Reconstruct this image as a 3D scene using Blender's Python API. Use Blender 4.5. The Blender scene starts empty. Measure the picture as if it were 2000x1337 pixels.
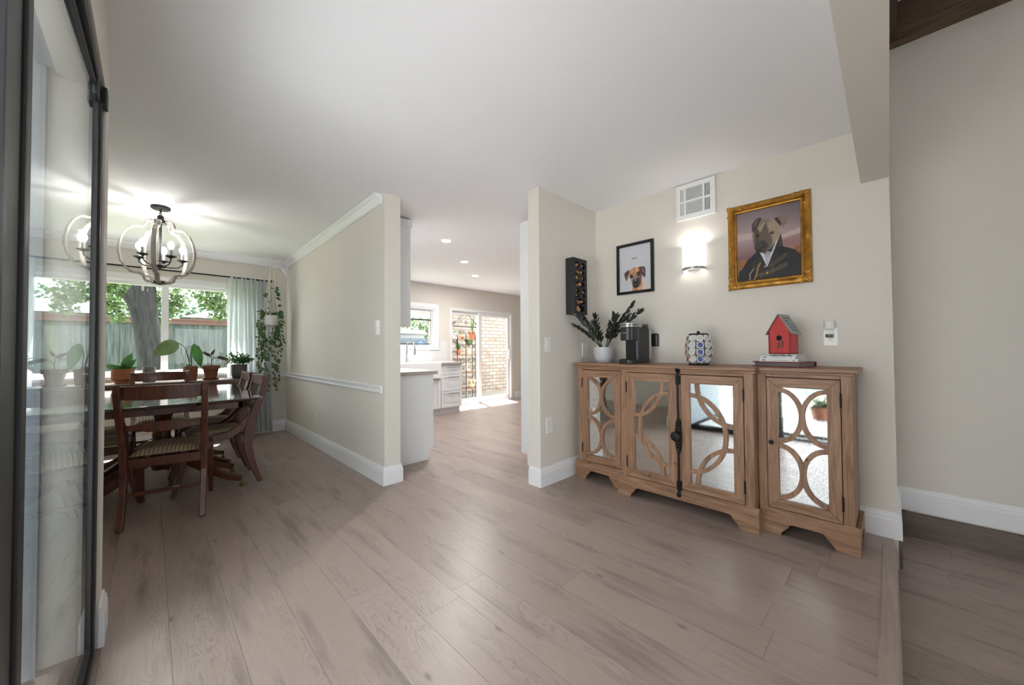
import bpy, bmesh, math, random
import numpy as np
from mathutils import Vector, Matrix
R = math.radians
S = bpy.context.scene
COL = S.collection

# ---------------------------------------------------------------- camera, sky, sun, exposure
cam_d = bpy.data.cameras.new('camera'); cam = bpy.data.objects.new('camera', cam_d); COL.objects.link(cam)
S.camera = cam
cam_d.sensor_width = 36.0; cam_d.lens = 36.0 * 721.2 / 2000.0
cam_d.clip_start = 0.02; cam_d.clip_end = 200
PITCH, YAW, ROLL = 0.0195, 0.7756, -0.0064
fw = Vector((math.sin(YAW)*math.cos(PITCH), math.cos(YAW)*math.cos(PITCH), math.sin(PITCH)))
rt = Vector((math.cos(YAW), -math.sin(YAW), 0)); up = rt.cross(fw)
r2 = rt*math.cos(ROLL) + up*math.sin(ROLL); u2 = -rt*math.sin(ROLL) + up*math.cos(ROLL)
cam.matrix_world = Matrix(((r2.x, u2.x, -fw.x, 0), (r2.y, u2.y, -fw.y, 0), (r2.z, u2.z, -fw.z, 1.11), (0, 0, 0, 1)))

world = bpy.data.worlds.new('sky'); S.world = world; world.use_nodes = True
bg = world.node_tree.nodes['Background']
bg.inputs[0].default_value = (0.88, 0.95, 1.0, 1); bg.inputs[1].default_value = 3.0

sun_d = bpy.data.lights.new('sun', 'SUN'); sun = bpy.data.objects.new('sun', sun_d); COL.objects.link(sun)
sun_d.energy = 26.0; sun_d.angle = R(0.6); sun_d.color = (1, 0.98, 0.95)
sun.rotation_euler = Vector((-0.13, -0.34, -1.0)).to_track_quat('-Z', 'Y').to_euler()

S.view_settings.view_transform = 'Standard'; S.view_settings.look = 'None'
S.view_settings.gamma = 1; S.view_settings.use_curve_mapping = False
S.view_settings.exposure = 1.14

# ---------------------------------------------------------------- materials
def srgb(r, g, b):
    f = lambda c: (c/255)/12.92 if c/255 <= 0.04045 else ((c/255+0.055)/1.055)**2.4
    return (f(r), f(g), f(b))
MATS = {}
def newmat(name):
    m = bpy.data.materials.new(name); m.use_nodes = True
    nt = m.node_tree; MATS[name] = m
    return m, nt, nt.nodes['Principled BSDF']
def N(nt, t, **kw):
    n = nt.nodes.new(t)
    for k, v in kw.items(): setattr(n, k, v)
    return n
def mat(name, col, rough=0.5, metal=0.0, bump=0.0, bscale=60.0, var=0.0, vscale=6.0, stretch=(1, 1, 1), spec=0.5, trans=0.0, emit=None, coat=0.0):
    m, nt, p = newmat(name)
    p.inputs['Base Color'].default_value = (*col, 1); p.inputs['Roughness'].default_value = rough
    p.inputs['Metallic'].default_value = metal; p.inputs['Specular IOR Level'].default_value = spec
    p.inputs['Coat Weight'].default_value = coat; p.inputs['Coat Roughness'].default_value = 0.1
    if trans: p.inputs['Transmission Weight'].default_value = trans
    if emit:
        p.inputs['Emission Color'].default_value = (*emit[0], 1); p.inputs['Emission Strength'].default_value = emit[1]
    if bump or var:
        tc = N(nt, 'ShaderNodeTexCoord'); mp = N(nt, 'ShaderNodeMapping'); mp.inputs['Scale'].default_value = stretch
        nt.links.new(tc.outputs['Object'], mp.inputs[0])
    if bump:
        n = N(nt, 'ShaderNodeTexNoise'); n.inputs['Scale'].default_value = bscale; n.inputs['Detail'].default_value = 4
        b = N(nt, 'ShaderNodeBump'); b.inputs['Strength'].default_value = bump; b.inputs['Distance'].default_value = 0.01
        nt.links.new(mp.outputs[0], n.inputs['Vector']); nt.links.new(n.outputs[0], b.inputs['Height']); nt.links.new(b.outputs[0], p.inputs['Normal'])
    if var:
        n = N(nt, 'ShaderNodeTexNoise'); n.inputs['Scale'].default_value = vscale; n.inputs['Detail'].default_value = 5
        cr = N(nt, 'ShaderNodeValToRGB')
        cr.color_ramp.elements[0].position = 0.3; cr.color_ramp.elements[1].position = 0.7
        cr.color_ramp.elements[0].color = (*[c*(1-var) for c in col], 1); cr.color_ramp.elements[1].color = (*[min(1, c*(1+var)) for c in col], 1)
        nt.links.new(mp.outputs[0], n.inputs['Vector']); nt.links.new(n.outputs[0], cr.inputs[0]); nt.links.new(cr.outputs[0], p.inputs['Base Color'])
    return m
def woodmat(name, c0, c1, axis='Z', rough=0.45, scale=1.0, knots=True, coat=0.0, bump=0.15):
    m, nt, p = newmat(name)
    tc = N(nt, 'ShaderNodeTexCoord'); mp = N(nt, 'ShaderNodeMapping')
    s = [14*scale]*3; s['XYZ'.index(axis)] = 1.1*scale; mp.inputs['Scale'].default_value = s
    nt.links.new(tc.outputs['Object'], mp.inputs[0])
    n = N(nt, 'ShaderNodeTexNoise'); n.inputs['Scale'].default_value = 3.0; n.inputs['Detail'].default_value = 7; n.inputs['Distortion'].default_value = 1.2
    cr = N(nt, 'ShaderNodeValToRGB')
    cr.color_ramp.elements[0].position = 0.33; cr.color_ramp.elements[1].position = 0.68
    cr.color_ramp.elements[0].color = (*c0, 1); cr.color_ramp.elements[1].color = (*c1, 1)
    nt.links.new(mp.outputs[0], n.inputs['Vector']); nt.links.new(n.outputs[0], cr.inputs[0])
    out = cr.outputs[0]
    if knots:
        v = N(nt, 'ShaderNodeTexVoronoi'); v.inputs['Scale'].default_value = 5.5
        cr2 = N(nt, 'ShaderNodeValToRGB'); cr2.color_ramp.elements[0].position = 0.02; cr2.color_ramp.elements[1].position = 0.075
        cr2.color_ramp.elements[0].color = (0.12, 0.10, 0.09, 1); cr2.color_ramp.elements[1].color = (1, 1, 1, 1)
        mx = N(nt, 'ShaderNodeMix', data_type='RGBA', blend_type='MULTIPLY'); mx.inputs[0].default_value = 0.8
        nt.links.new(tc.outputs['Object'], v.inputs['Vector']); nt.links.new(v.outputs['Distance'], cr2.inputs[0])
        nt.links.new(out, mx.inputs[6]); nt.links.new(cr2.outputs[0], mx.inputs[7]); out = mx.outputs[2]
    nt.links.new(out, p.inputs['Base Color'])
    p.inputs['Roughness'].default_value = rough; p.inputs['Coat Weight'].default_value = coat; p.inputs['Coat Roughness'].default_value = 0.08
    if bump:
        b = N(nt, 'ShaderNodeBump'); b.inputs['Strength'].default_value = bump; b.inputs['Distance'].default_value = 0.004
        nt.links.new(n.outputs[0], b.inputs['Height']); nt.links.new(b.outputs[0], p.inputs['Normal'])
    return m
def floormat(name):
    m, nt, p = newmat(name); L = nt.links.new
    tc = N(nt, 'ShaderNodeTexCoord'); sep = N(nt, 'ShaderNodeSeparateXYZ'); L(tc.outputs['Object'], sep.inputs[0])
    def M(op, a, b=None):
        n = N(nt, 'ShaderNodeMath', operation=op)
        for i, q in enumerate((a, b)):
            if q is None: continue
            if isinstance(q, (int, float)): n.inputs[i].default_value = q
            else: L(q, n.inputs[i])
        return n.outputs[0]
    PW, PL = 0.188, 1.42
    u = M('DIVIDE', M('SUBTRACT', sep.outputs[0], 0.066), PW); row = M('FLOOR', u); fu = M('SUBTRACT', u, row)
    wn = N(nt, 'ShaderNodeTexWhiteNoise', noise_dimensions='1D'); L(row, wn.inputs['W'])
    v = M('ADD', M('DIVIDE', sep.outputs[1], PL), M('MULTIPLY', wn.outputs[0], 7.3)); colm = M('FLOOR', v); fv = M('SUBTRACT', v, colm)
    cid = N(nt, 'ShaderNodeCombineXYZ'); L(row, cid.inputs[0]); L(colm, cid.inputs[1])
    wn2 = N(nt, 'ShaderNodeTexWhiteNoise', noise_dimensions='2D'); L(cid.outputs[0], wn2.inputs['Vector'])
    # seams
    eu = M('MINIMUM', fu, M('SUBTRACT', 1.0, fu)); ev = M('MINIMUM', fv, M('SUBTRACT', 1.0, fv))
    e = M('MINIMUM', M('MULTIPLY', eu, PW), M('MULTIPLY', ev, PL))
    seam = N(nt, 'ShaderNodeMapRange'); L(e, seam.inputs[0]); seam.inputs[1].default_value = 0.0005; seam.inputs[2].default_value = 0.0018
    # grain coordinates offset per plank
    off = M('MULTIPLY', wn2.outputs[0], 37.0)
    gv = N(nt, 'ShaderNodeCombineXYZ'); L(M('ADD', M('MULTIPLY', sep.outputs[0], 9.0), off), gv.inputs[0]); L(M('ADD', M('MULTIPLY', sep.outputs[1], 1.1), off), gv.inputs[1]); L(off, gv.inputs[2])
    n1 = N(nt, 'ShaderNodeTexNoise'); n1.inputs['Scale'].default_value = 1.6; n1.inputs['Detail'].default_value = 3; n1.inputs['Distortion'].default_value = 0.9; L(gv.outputs[0], n1.inputs['Vector'])
    rings = M('FRACT', M('MULTIPLY', n1.outputs[0], 15.0)); rings = M('ABSOLUTE', M('SUBTRACT', rings, 0.5))
    gv2 = N(nt, 'ShaderNodeCombineXYZ'); L(M('ADD', M('MULTIPLY', sep.outputs[0], 120.0), off), gv2.inputs[0]); L(M('MULTIPLY', sep.outputs[1], 5.0), gv2.inputs[1])
    n2 = N(nt, 'ShaderNodeTexNoise'); n2.inputs['Scale'].default_value = 1.0; n2.inputs['Detail'].default_value = 4; L(gv2.outputs[0], n2.inputs['Vector'])
    gv3 = N(nt, 'ShaderNodeCombineXYZ'); L(M('ADD', M('MULTIPLY', sep.outputs[0], 13.0), off), gv3.inputs[0]); L(M('ADD', M('MULTIPLY', sep.outputs[1], 1.7), off), gv3.inputs[1])
    n3 = N(nt, 'ShaderNodeTexNoise'); n3.inputs['Scale'].default_value = 1.0; n3.inputs['Detail'].default_value = 2; L(gv3.outputs[0], n3.inputs['Vector'])
    dark = N(nt, 'ShaderNodeMapRange'); L(n3.outputs[0], dark.inputs[0]); dark.inputs[1].default_value = 0.55; dark.inputs[2].default_value = 0.74
    base = N(nt, 'ShaderNodeMix', data_type='RGBA'); L(wn2.outputs[0], base.inputs[0])
    base.inputs[6].default_value = (0.300, 0.230, 0.200, 1); base.inputs[7].default_value = (0.350, 0.272, 0.240, 1)
    line = N(nt, 'ShaderNodeMapRange'); L(rings, line.inputs[0]); line.inputs[1].default_value = 0.0; line.inputs[2].default_value = 0.17; line.inputs[3].default_value = 1; line.inputs[4].default_value = 0
    gv4 = N(nt, 'ShaderNodeCombineXYZ'); L(M('ADD', M('MULTIPLY', sep.outputs[0], 5.0), off), gv4.inputs[0]); L(M('ADD', M('MULTIPLY', sep.outputs[1], 1.3), off), gv4.inputs[1])
    n4 = N(nt, 'ShaderNodeTexNoise'); n4.inputs['Scale'].default_value = 1.0; n4.inputs['Detail'].default_value = 1; L(gv4.outputs[0], n4.inputs['Vector'])
    msk = N(nt, 'ShaderNodeMapRange'); L(n4.outputs[0], msk.inputs[0]); msk.inputs[1].default_value = 0.44; msk.inputs[2].default_value = 0.62
    gv5 = N(nt, 'ShaderNodeCombineXYZ'); L(M('ADD', M('MULTIPLY', sep.outputs[0], 4.2), off), gv5.inputs[0]); L(M('ADD', M('MULTIPLY', sep.outputs[1], 1.7), off), gv5.inputs[1])
    vk = N(nt, 'ShaderNodeTexVoronoi'); vk.voronoi_dimensions = '2D'; vk.inputs['Scale'].default_value = 1.0; L(gv5.outputs[0], vk.inputs['Vector'])
    kn = N(nt, 'ShaderNodeMapRange'); L(vk.outputs['Distance'], kn.inputs[0]); kn.inputs[1].default_value = 0.008; kn.inputs[2].default_value = 0.055; kn.inputs[3].default_value = 1; kn.inputs[4].default_value = 0
    vsep = N(nt, 'ShaderNodeSeparateColor'); L(vk.outputs['Color'], vsep.inputs[0])
    val = M('ADD', M('ADD', 0.86, M('MULTIPLY', rings, 0.12)), M('MULTIPLY', n2.outputs[0], 0.26))
    val = M('SUBTRACT', val, M('MULTIPLY', dark.outputs[0], 0.36))
    val = M('SUBTRACT', val, M('MULTIPLY', M('MULTIPLY', line.outputs[0], msk.outputs[0]), 0.24))
    val = M('MULTIPLY', val, M('SUBTRACT', 1.0, M('MULTIPLY', M('MULTIPLY', kn.outputs[0], M('GREATER_THAN', vsep.outputs[0], 0.72)), 0.5)))
    val = M('MULTIPLY', val, M('ADD', 0.58, M('MULTIPLY', seam.outputs[0], 0.42)))
    mx = N(nt, 'ShaderNodeMix', data_type='RGBA', blend_type='MULTIPLY'); mx.inputs[0].default_value = 1
    L(base.outputs[2], mx.inputs[6]); cc = N(nt, 'ShaderNodeCombineXYZ')
    for i in range(3): L(val, cc.inputs[i])
    L(cc.outputs[0], mx.inputs[7]); L(mx.outputs[2], p.inputs['Base Color'])
    L(M('ADD', 0.28, M('MULTIPLY', n2.outputs[0], 0.14)), p.inputs['Roughness'])
    b = N(nt, 'ShaderNodeBump'); b.inputs['Strength'].default_value = 0.25; b.inputs['Distance'].default_value = 0.002
    L(M('ADD', seam.outputs[0], M('MULTIPLY', n2.outputs[0], 0.25)), b.inputs['Height']); L(b.outputs[0], p.inputs['Normal'])
    return m
def brickmat(name, c1, c2, mortar, bw, bh, axes=(0, 2), msize=0.006, stain=None):
    m, nt, p = newmat(name); L = nt.links.new
    tc = N(nt, 'ShaderNodeTexCoord'); sep = N(nt, 'ShaderNodeSeparateXYZ'); L(tc.outputs['Object'], sep.inputs[0])
    cb = N(nt, 'ShaderNodeCombineXYZ'); L(sep.outputs[axes[0]], cb.inputs[0]); L(sep.outputs[axes[1]], cb.inputs[1])
    br = N(nt, 'ShaderNodeTexBrick'); L(cb.outputs[0], br.inputs['Vector'])
    br.inputs['Scale'].default_value = 1; br.inputs['Brick Width'].default_value = bw; br.inputs['Row Height'].default_value = bh
    br.inputs['Mortar Size'].default_value = msize; br.inputs['Mortar Smooth'].default_value = 0.2
    br.inputs['Color1'].default_value = (*c1, 1); br.inputs['Color2'].default_value = (*c2, 1); br.inputs['Mortar'].default_value = (*mortar, 1)
    n = N(nt, 'ShaderNodeTexNoise'); n.inputs['Scale'].default_value = 9; n.inputs['Detail'].default_value = 6; L(tc.outputs['Object'], n.inputs['Vector'])
    cr = N(nt, 'ShaderNodeValToRGB'); cr.color_ramp.elements[0].position = 0.56; cr.color_ramp.elements[1].position = 0.72; L(n.outputs[0], cr.inputs[0])
    cr.color_ramp.elements[0].color = (0, 0, 0, 1); cr.color_ramp.elements[1].color = (1, 1, 1, 1)
    mx = N(nt, 'ShaderNodeMix', data_type='RGBA'); L(cr.outputs[0], mx.inputs[0]); L(br.outputs[0], mx.inputs[6]); mx.inputs[7].default_value = (*(stain or c2), 1)
    L(mx.outputs[2], p.inputs['Base Color']); p.inputs['Roughness'].default_value = 0.85
    b = N(nt, 'ShaderNodeBump'); b.inputs['Strength'].default_value = 0.5; b.inputs['Distance'].default_value = 0.006; b.invert = True
    L(br.outputs['Fac'], b.inputs['Height']); L(b.outputs[0], p.inputs['Normal'])
    return m
def glassmat(name, tint=(0.97, 0.985, 0.98), ior=1.5, boost=1.0):
    m = bpy.data.materials.new(name); m.use_nodes = True; nt = m.node_tree; nt.nodes.remove(nt.nodes['Principled BSDF'])
    t = N(nt, 'ShaderNodeBsdfTransparent'); t.inputs[0].default_value = (*tint, 1)
    g = N(nt, 'ShaderNodeBsdfGlossy'); g.inputs['Roughness'].default_value = 0.0
    f = N(nt, 'ShaderNodeFresnel'); gm = N(nt, 'ShaderNodeNewGeometry'); mr = N(nt, 'ShaderNodeMapRange'); mr.inputs[3].default_value = ior; mr.inputs[4].default_value = 1/ior
    nt.links.new(gm.outputs['Backfacing'], mr.inputs[0]); nt.links.new(mr.outputs[0], f.inputs[0])
    mx = N(nt, 'ShaderNodeMixShader'); ml = N(nt, 'ShaderNodeMath', operation='MULTIPLY', use_clamp=True); ml.inputs[1].default_value = boost
    nt.links.new(f.outputs[0], ml.inputs[0]); nt.links.new(ml.outputs[0], mx.inputs[0]); nt.links.new(t.outputs[0], mx.inputs[1]); nt.links.new(g.outputs[0], mx.inputs[2])
    nt.links.new(mx.outputs[0], nt.nodes['Material Output'].inputs[0]); MATS[name] = m
    return m
def vcolmat(name, rough=0.5):
    m, nt, p = newmat(name); a = N(nt, 'ShaderNodeVertexColor'); a.layer_name = 'paint'
    nt.links.new(a.outputs[0], p.inputs['Base Color']); p.inputs['Roughness'].default_value = rough
    return m
def mirrormat(name):
    m, nt, p = newmat(name); L = nt.links.new
    tc = N(nt, 'ShaderNodeTexCoord')
    n = N(nt, 'ShaderNodeTexNoise'); n.inputs['Scale'].default_value = 170; n.inputs['Detail'].default_value = 3; L(tc.outputs['Object'], n.inputs['Vector'])
    cr = N(nt, 'ShaderNodeValToRGB'); L(n.outputs[0], cr.inputs[0])
    cr.color_ramp.elements[0].position = 0.36; cr.color_ramp.elements[1].position = 0.56
    cr.color_ramp.elements[0].color = (0.60, 0.61, 0.60, 1); cr.color_ramp.elements[1].color = (0.90, 0.91, 0.90, 1)
    L(cr.outputs[0], p.inputs['Base Color']); p.inputs['Metallic'].default_value = 1; p.inputs['Roughness'].default_value = 0.03
    b = N(nt, 'ShaderNodeBump'); b.inputs['Strength'].default_value = 0.02; b.inputs['Distance'].default_value = 0.001
    L(n.outputs[0], b.inputs['Height']); L(b.outputs[0], p.inputs['Normal'])
    return m
def translucent(name, col, rough=0.8, fac=0.5, var=0.0):
    m, nt, p = newmat(name)
    p.inputs['Base Color'].default_value = (*col, 1); p.inputs['Roughness'].default_value = rough
    t = N(nt, 'ShaderNodeBsdfTranslucent'); t.inputs[0].default_value = (*col, 1)
    mx = N(nt, 'ShaderNodeMixShader'); mx.inputs[0].default_value = fac
    nt.links.new(p.outputs[0], mx.inputs[1]); nt.links.new(t.outputs[0], mx.inputs[2]); nt.links.new(mx.outputs[0], nt.nodes['Material Output'].inputs[0])
    if var:
        tc = N(nt, 'ShaderNodeTexCoord'); n = N(nt, 'ShaderNodeTexNoise'); n.inputs['Scale'].default_value = 8; nt.links.new(tc.outputs['Object'], n.inputs['Vector'])
        cr = N(nt, 'ShaderNodeValToRGB'); cr.color_ramp.elements[0].position = 0.3; cr.color_ramp.elements[1].position = 0.7
        cr.color_ramp.elements[0].color = (*[c*(1-var) for c in col], 1); cr.color_ramp.elements[1].color = (*[min(1, c*(1+var)) for c in col], 1)
        nt.links.new(n.outputs[0], cr.inputs[0]); nt.links.new(cr.outputs[0], p.inputs['Base Color']); nt.links.new(cr.outputs[0], t.inputs[0])
    return m

WALL = mat('wall_paint', (0.70, 0.66, 0.602), 0.75, bump=0.10, bscale=35)
CEIL = mat('ceiling_paint', (0.87, 0.865, 0.895), 0.85, bump=0.06, bscale=40)
TRIM = mat('white_trim', (0.82, 0.82, 0.83), 0.35)
FLOOR = floormat('plank_floor')
NOSE = woodmat('stair_nose_wood', (0.29, 0.225, 0.192), (0.37, 0.295, 0.255), 'X', 0.4, knots=False)
DARKBEAM = woodmat('dark_beam_wood', (0.05, 0.029, 0.017), (0.17, 0.105, 0.06), 'Y', 0.6)
DARKBEAMX = woodmat('dark_beam_wood_across', (0.035, 0.018, 0.012), (0.075, 0.04, 0.026), 'X', 0.6)
BLACK = mat('black_frame', (0.008, 0.008, 0.009), 0.45)
GREYFR = mat('dark_bronze_frame', (0.05, 0.052, 0.055), 0.38, metal=0.4)
GLASS = glassmat('window_glass', ior=1.28); DGLASS = glassmat('door_glass', (0.93, 0.96, 0.96), 1.5, 1.25)
OAKV = woodmat('sideboard_wood_upright', (0.20, 0.103, 0.056), (0.36, 0.205, 0.122), 'Z', 0.5)
OAKH = woodmat('sideboard_wood_level', (0.20, 0.103, 0.056), (0.36, 0.205, 0.122), 'X', 0.5)
MIRROR = mirrormat('antiqued_mirror')
IRON = mat('black_iron', (0.010, 0.010, 0.011), 0.45, metal=0.5)
GROOVE = mat('dark_gap', (0.02, 0.013, 0.009), 0.9)
WHITE = mat('white_plastic', (0.80, 0.79, 0.76), 0.3)
WHITEP = mat('white_lacquer', (0.78, 0.79, 0.80), 0.35)
CHROME = mat('brushed_steel', (0.55, 0.55, 0.55), 0.3, metal=1)
QUARTZ = mat('worktop_stone', (0.78, 0.75, 0.72), 0.25, var=0.05, vscale=20)
QEDGE = mat('worktop_edge_stone', (0.42, 0.36, 0.32), 0.4)
MAHO = woodmat('mahogany', (0.048, 0.0115, 0.0055), (0.125, 0.032, 0.014), 'Z', 0.38, knots=False, coat=0.12, bump=0.03)
MAHOT = woodmat('table_mahogany', (0.022, 0.008, 0.006), (0.05, 0.018, 0.012), 'Y', 0.06, knots=False, coat=1.0, bump=0.0)
TERRA = mat('terracotta', (0.35, 0.12, 0.055), 0.8, var=0.12)
TERRAD = mat('brown_terracotta', (0.20, 0.075, 0.04), 0.8, var=0.15)
SOIL = mat('soil', (0.03, 0.02, 0.014), 0.95, bump=0.6)
LEAF = translucent('green_leaf', (0.045, 0.13, 0.03), 0.4, 0.25, 0.35)
LEAFL = translucent('light_green_leaf', (0.10, 0.145, 0.055), 0.5, 0.15, 0.35)
LEAFD = mat('dark_waxy_leaf', (0.022, 0.028, 0.020), 0.35, var=0.3)
LEAFR = mat('dark_red_leaf', (0.07, 0.022, 0.018), 0.4, var=0.3)
LEAFO = translucent('yellow_green_tree_leaf', (0.075, 0.125, 0.038), 0.6, 0.4, 0.45)  # lighter yellow-green leaf colour
LEAFO2 = translucent('deep_tree_leaf', (0.045, 0.095, 0.04), 0.6, 0.35, 0.4)
BARK = mat('tree_bark', (0.016, 0.016, 0.0175), 0.9, bump=1.0, bscale=9, var=0.6, vscale=7, stretch=(5, 5, 0.8))
# ---------------------------------------------------------------- mesh builder
class MB:
    def __init__(s): s.v = []; s.f = []; s.mi = []; s.cur = 0; s.pc = []; s.pid = None; s.auto = 0
    def add(s, vs, fs, xf=None):
        o = len(s.v)
        for p in vs:
            p = Vector(p)
            s.v.append(xf @ p if xf else p)
        s.auto -= 1
        for f in fs: s.f.append([i+o for i in f]); s.mi.append(s.cur); s.pc.append(s.auto if s.pid is None else s.pid)
        return s
    def box(s, x0, y0, z0, x1, y1, z1, xf=None):
        v = [(x0,y0,z0),(x1,y0,z0),(x1,y1,z0),(x0,y1,z0),(x0,y0,z1),(x1,y0,z1),(x1,y1,z1),(x0,y1,z1)]
        return s.add(v, [(0,3,2,1),(4,5,6,7),(0,1,5,4),(1,2,6,5),(2,3,7,6),(3,0,4,7)], xf)
    def prism(s, poly, d0, d1, plane='XZ', xf=None):
        # poly: 2D outline, extruded between d0 and d1 along the remaining axis
        def P(a, b, d):
            return {'XZ': (a, d, b), 'XY': (a, b, d), 'YZ': (d, a, b)}[plane]
        n = len(poly)
        v = [P(a, b, d0) for a, b in poly] + [P(a, b, d1) for a, b in poly]
        f = [tuple(range(n))[::-1], tuple(range(n, 2*n))] + [(i, (i+1) % n, n+(i+1) % n, n+i) for i in range(n)]
        return s.add(v, f, xf)
    def loop_prism(s, outer, inner, d0, d1, plane='XZ', xf=None, closed=True):
        # band between two outlines with equal point counts
        def P(q, d):
            a, b = q
            return {'XZ': (a, d, b), 'XY': (a, b, d), 'YZ': (d, a, b)}[plane]
        n = len(outer); v = [P(q, d0) for q in outer] + [P(q, d0) for q in inner] + [P(q, d1) for q in outer] + [P(q, d1) for q in inner]
        f = []
        for i in range(n if closed else n-1):
            j = (i+1) % n
            f += [(i, j, n+j, n+i), (2*n+i, 3*n+i, 3*n+j, 2*n+j), (i, 2*n+i, 2*n+j, j), (n+i, n+j, 3*n+j, 3*n+i)]
        if not closed:
            f += [(0, n, 3*n, 2*n), (n-1, 3*n-1, 4*n-1, 2*n-1)]
        return s.add(v, f, xf)
    def lathe(s, prof, seg=24, c=(0,0,0), xf=None, cap=True, a0=0, a1=2*math.pi):
        full = abs(a1-a0) > 6.28; m = seg if full else seg+1; v = []; f = []
        for r, z in prof:
            for k in range(m):
                a = a0 + (a1-a0)*k/seg
                v.append((c[0]+r*math.cos(a), c[1]+r*math.sin(a), c[2]+z))
        for i in range(len(prof)-1):
            for k in range(seg):
                k2 = (k+1) % m
                f.append((i*m+k, i*m+k2, (i+1)*m+k2, (i+1)*m+k))
        if cap:
            if prof[0][0] > 1e-5: f.append(tuple(range(m))[::-1])
            if prof[-1][0] > 1e-5: f.append(tuple(range((len(prof)-1)*m, len(prof)*m)))
        return s.add(v, f, xf)
    def cyl(s, p0, p1, r0, r1=None, seg=12):
        return s.tube([p0, p1], [r0, r1 if r1 is not None else r0], seg)
    def tube(s, path, r, seg=8, closed=False):
        P = [Vector(p) for p in path]; n = len(P)
        rr = r if isinstance(r, (list, tuple)) else [r]*n
        v = []; f = []; T = []
        for i in range(n):
            if closed: t = P[(i+1) % n]-P[i-1]
            else: t = P[min(i+1, n-1)]-P[max(i-1, 0)]
            T.append(t.normalized())
        ref = Vector((0,0,1)) if abs(T[0].z) < 0.9 else Vector((1,0,0))
        u = T[0].cross(ref).normalized()
        for i in range(n):
            u = (u - T[i]*u.dot(T[i]))
            u = u.normalized() if u.length > 1e-6 else T[i].orthogonal().normalized()
            w = T[i].cross(u)
            for k in range(seg):
                a = 2*math.pi*k/seg
                v.append(P[i] + (u*math.cos(a)+w*math.sin(a))*rr[i])
        for i in range(n if closed else n-1):
            j = (i+1) % n
            for k in range(seg):
                k2 = (k+1) % seg
                f.append((i*seg+k, i*seg+k2, j*seg+k2, j*seg+k))
        if not closed:
            f.append(tuple(range(seg))[::-1]); f.append(tuple(range((n-1)*seg, n*seg)))
        return s.add(v, f)
    def bar(s, path, w, t, side=(1,0,0)):
        # rectangular section swept along a path; w along `side`, t in the bending plane (numbers or lists)
        P = [Vector(p) for p in path]; n = len(P); sd = Vector(side).normalized()
        ww = w if isinstance(w, (list, tuple)) else [w]*n; tt = t if isinstance(t, (list, tuple)) else [t]*n
        v = []; f = []
        for i in range(n):
            d = (P[min(i+1, n-1)]-P[max(i-1, 0)]).normalized(); nn = d.cross(sd).normalized()
            for a, b in ((-1,-1),(1,-1),(1,1),(-1,1)):
                v.append(P[i]+sd*(a*ww[i]/2)+nn*(b*tt[i]/2))
        for i in range(n-1):
            for k in range(4):
                k2 = (k+1) % 4
                f.append((i*4+k, i*4+k2, i*4+4+k2, i*4+4+k))
        f += [(3,2,1,0), tuple(range((n-1)*4, n*4))]
        return s.add(v, f)
    def ball(s, c, r, seg=12, sc=(1,1,1)):
        v = []; f = []; h = seg//2
        for i in range(h+1):
            ph = math.pi*i/h
            for k in range(seg):
                a = 2*math.pi*k/seg
                v.append((c[0]+r*sc[0]*math.sin(ph)*math.cos(a), c[1]+r*sc[1]*math.sin(ph)*math.sin(a), c[2]+r*sc[2]*math.cos(ph)))
        for i in range(h):
            for k in range(seg):
                k2 = (k+1) % seg
                f.append((i*seg+k, (i+1)*seg+k, (i+1)*seg+k2, i*seg+k2))
        return s.add(v, f)
    def leaf(s, p, d, ln, w, droop=0.3, nrm=(0,0,1), fold=0.25, seg=5):
        # pointed leaf blade starting at p, heading d, drooping along its length
        p = Vector(p); d = Vector(d).normalized(); nz = Vector(nrm); sd = d.cross(nz)
        sd = sd.normalized() if sd.length > 1e-4 else d.orthogonal().normalized()
        nn = sd.cross(d).normalized(); v = []; f = []
        for i in range(seg+1):
            t = i/seg; ww = w*0.5*(math.sin(math.pi*min(1, t**0.75))**0.8 if 0 < t < 1 else 0.02)
            c = p + d*(ln*t) - nn*(droop*ln*t*t)
            v += [c-sd*ww+nn*ww*fold, c, c+sd*ww+nn*ww*fold]
        for i in range(seg):
            a = i*3
            f += [(a, a+1, a+4, a+3), (a+1, a+2, a+5, a+4)]
        return s.add(v, f)
    def split(s, name, m, parent=None, **kw):
        # every separate piece becomes an object of its own
        out = []
        for p in sorted(set(s.pc), reverse=True):
            q = MB(); ids = {}
            for f, c in zip(s.f, s.pc):
                if c != p: continue
                for i in f:
                    if i not in ids: ids[i] = len(q.v); q.v.append(s.v[i])
                q.f.append([ids[i] for i in f]); q.mi.append(0); q.pc.append(0)
            out.append(q.build(name, m, parent, **kw))
        return out
    def build(s, name, m, parent=None, smooth=False, bevel=0.0, bseg=2, loc=None, sharp=35):
        me = bpy.data.meshes.new(name); me.from_pydata([tuple(p) for p in s.v], [], s.f)
        ms = m if isinstance(m, (list, tuple)) else [m]
        for q in ms: me.materials.append(q)
        if len(ms) > 1: me.polygons.foreach_set('material_index', s.mi)
        bm = bmesh.new(); bm.from_mesh(me); bmesh.ops.remove_doubles(bm, verts=bm.verts, dist=1e-6)
        bmesh.ops.recalc_face_normals(bm, faces=bm.faces); bm.to_mesh(me); bm.free()
        o = bpy.data.objects.new(name, me); COL.objects.link(o)
        if smooth:
            me.polygons.foreach_set('use_smooth', [True]*len(me.polygons)); me.set_sharp_from_angle(angle=R(sharp))
        if bevel:
            b = o.modifiers.new('bevel', 'BEVEL'); b.width = bevel; b.segments = bseg; b.limit_method = 'ANGLE'; b.angle_limit = R(40)
        if parent is not None: o.parent = parent
        if loc is not None: o.location = loc
        return o
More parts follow.
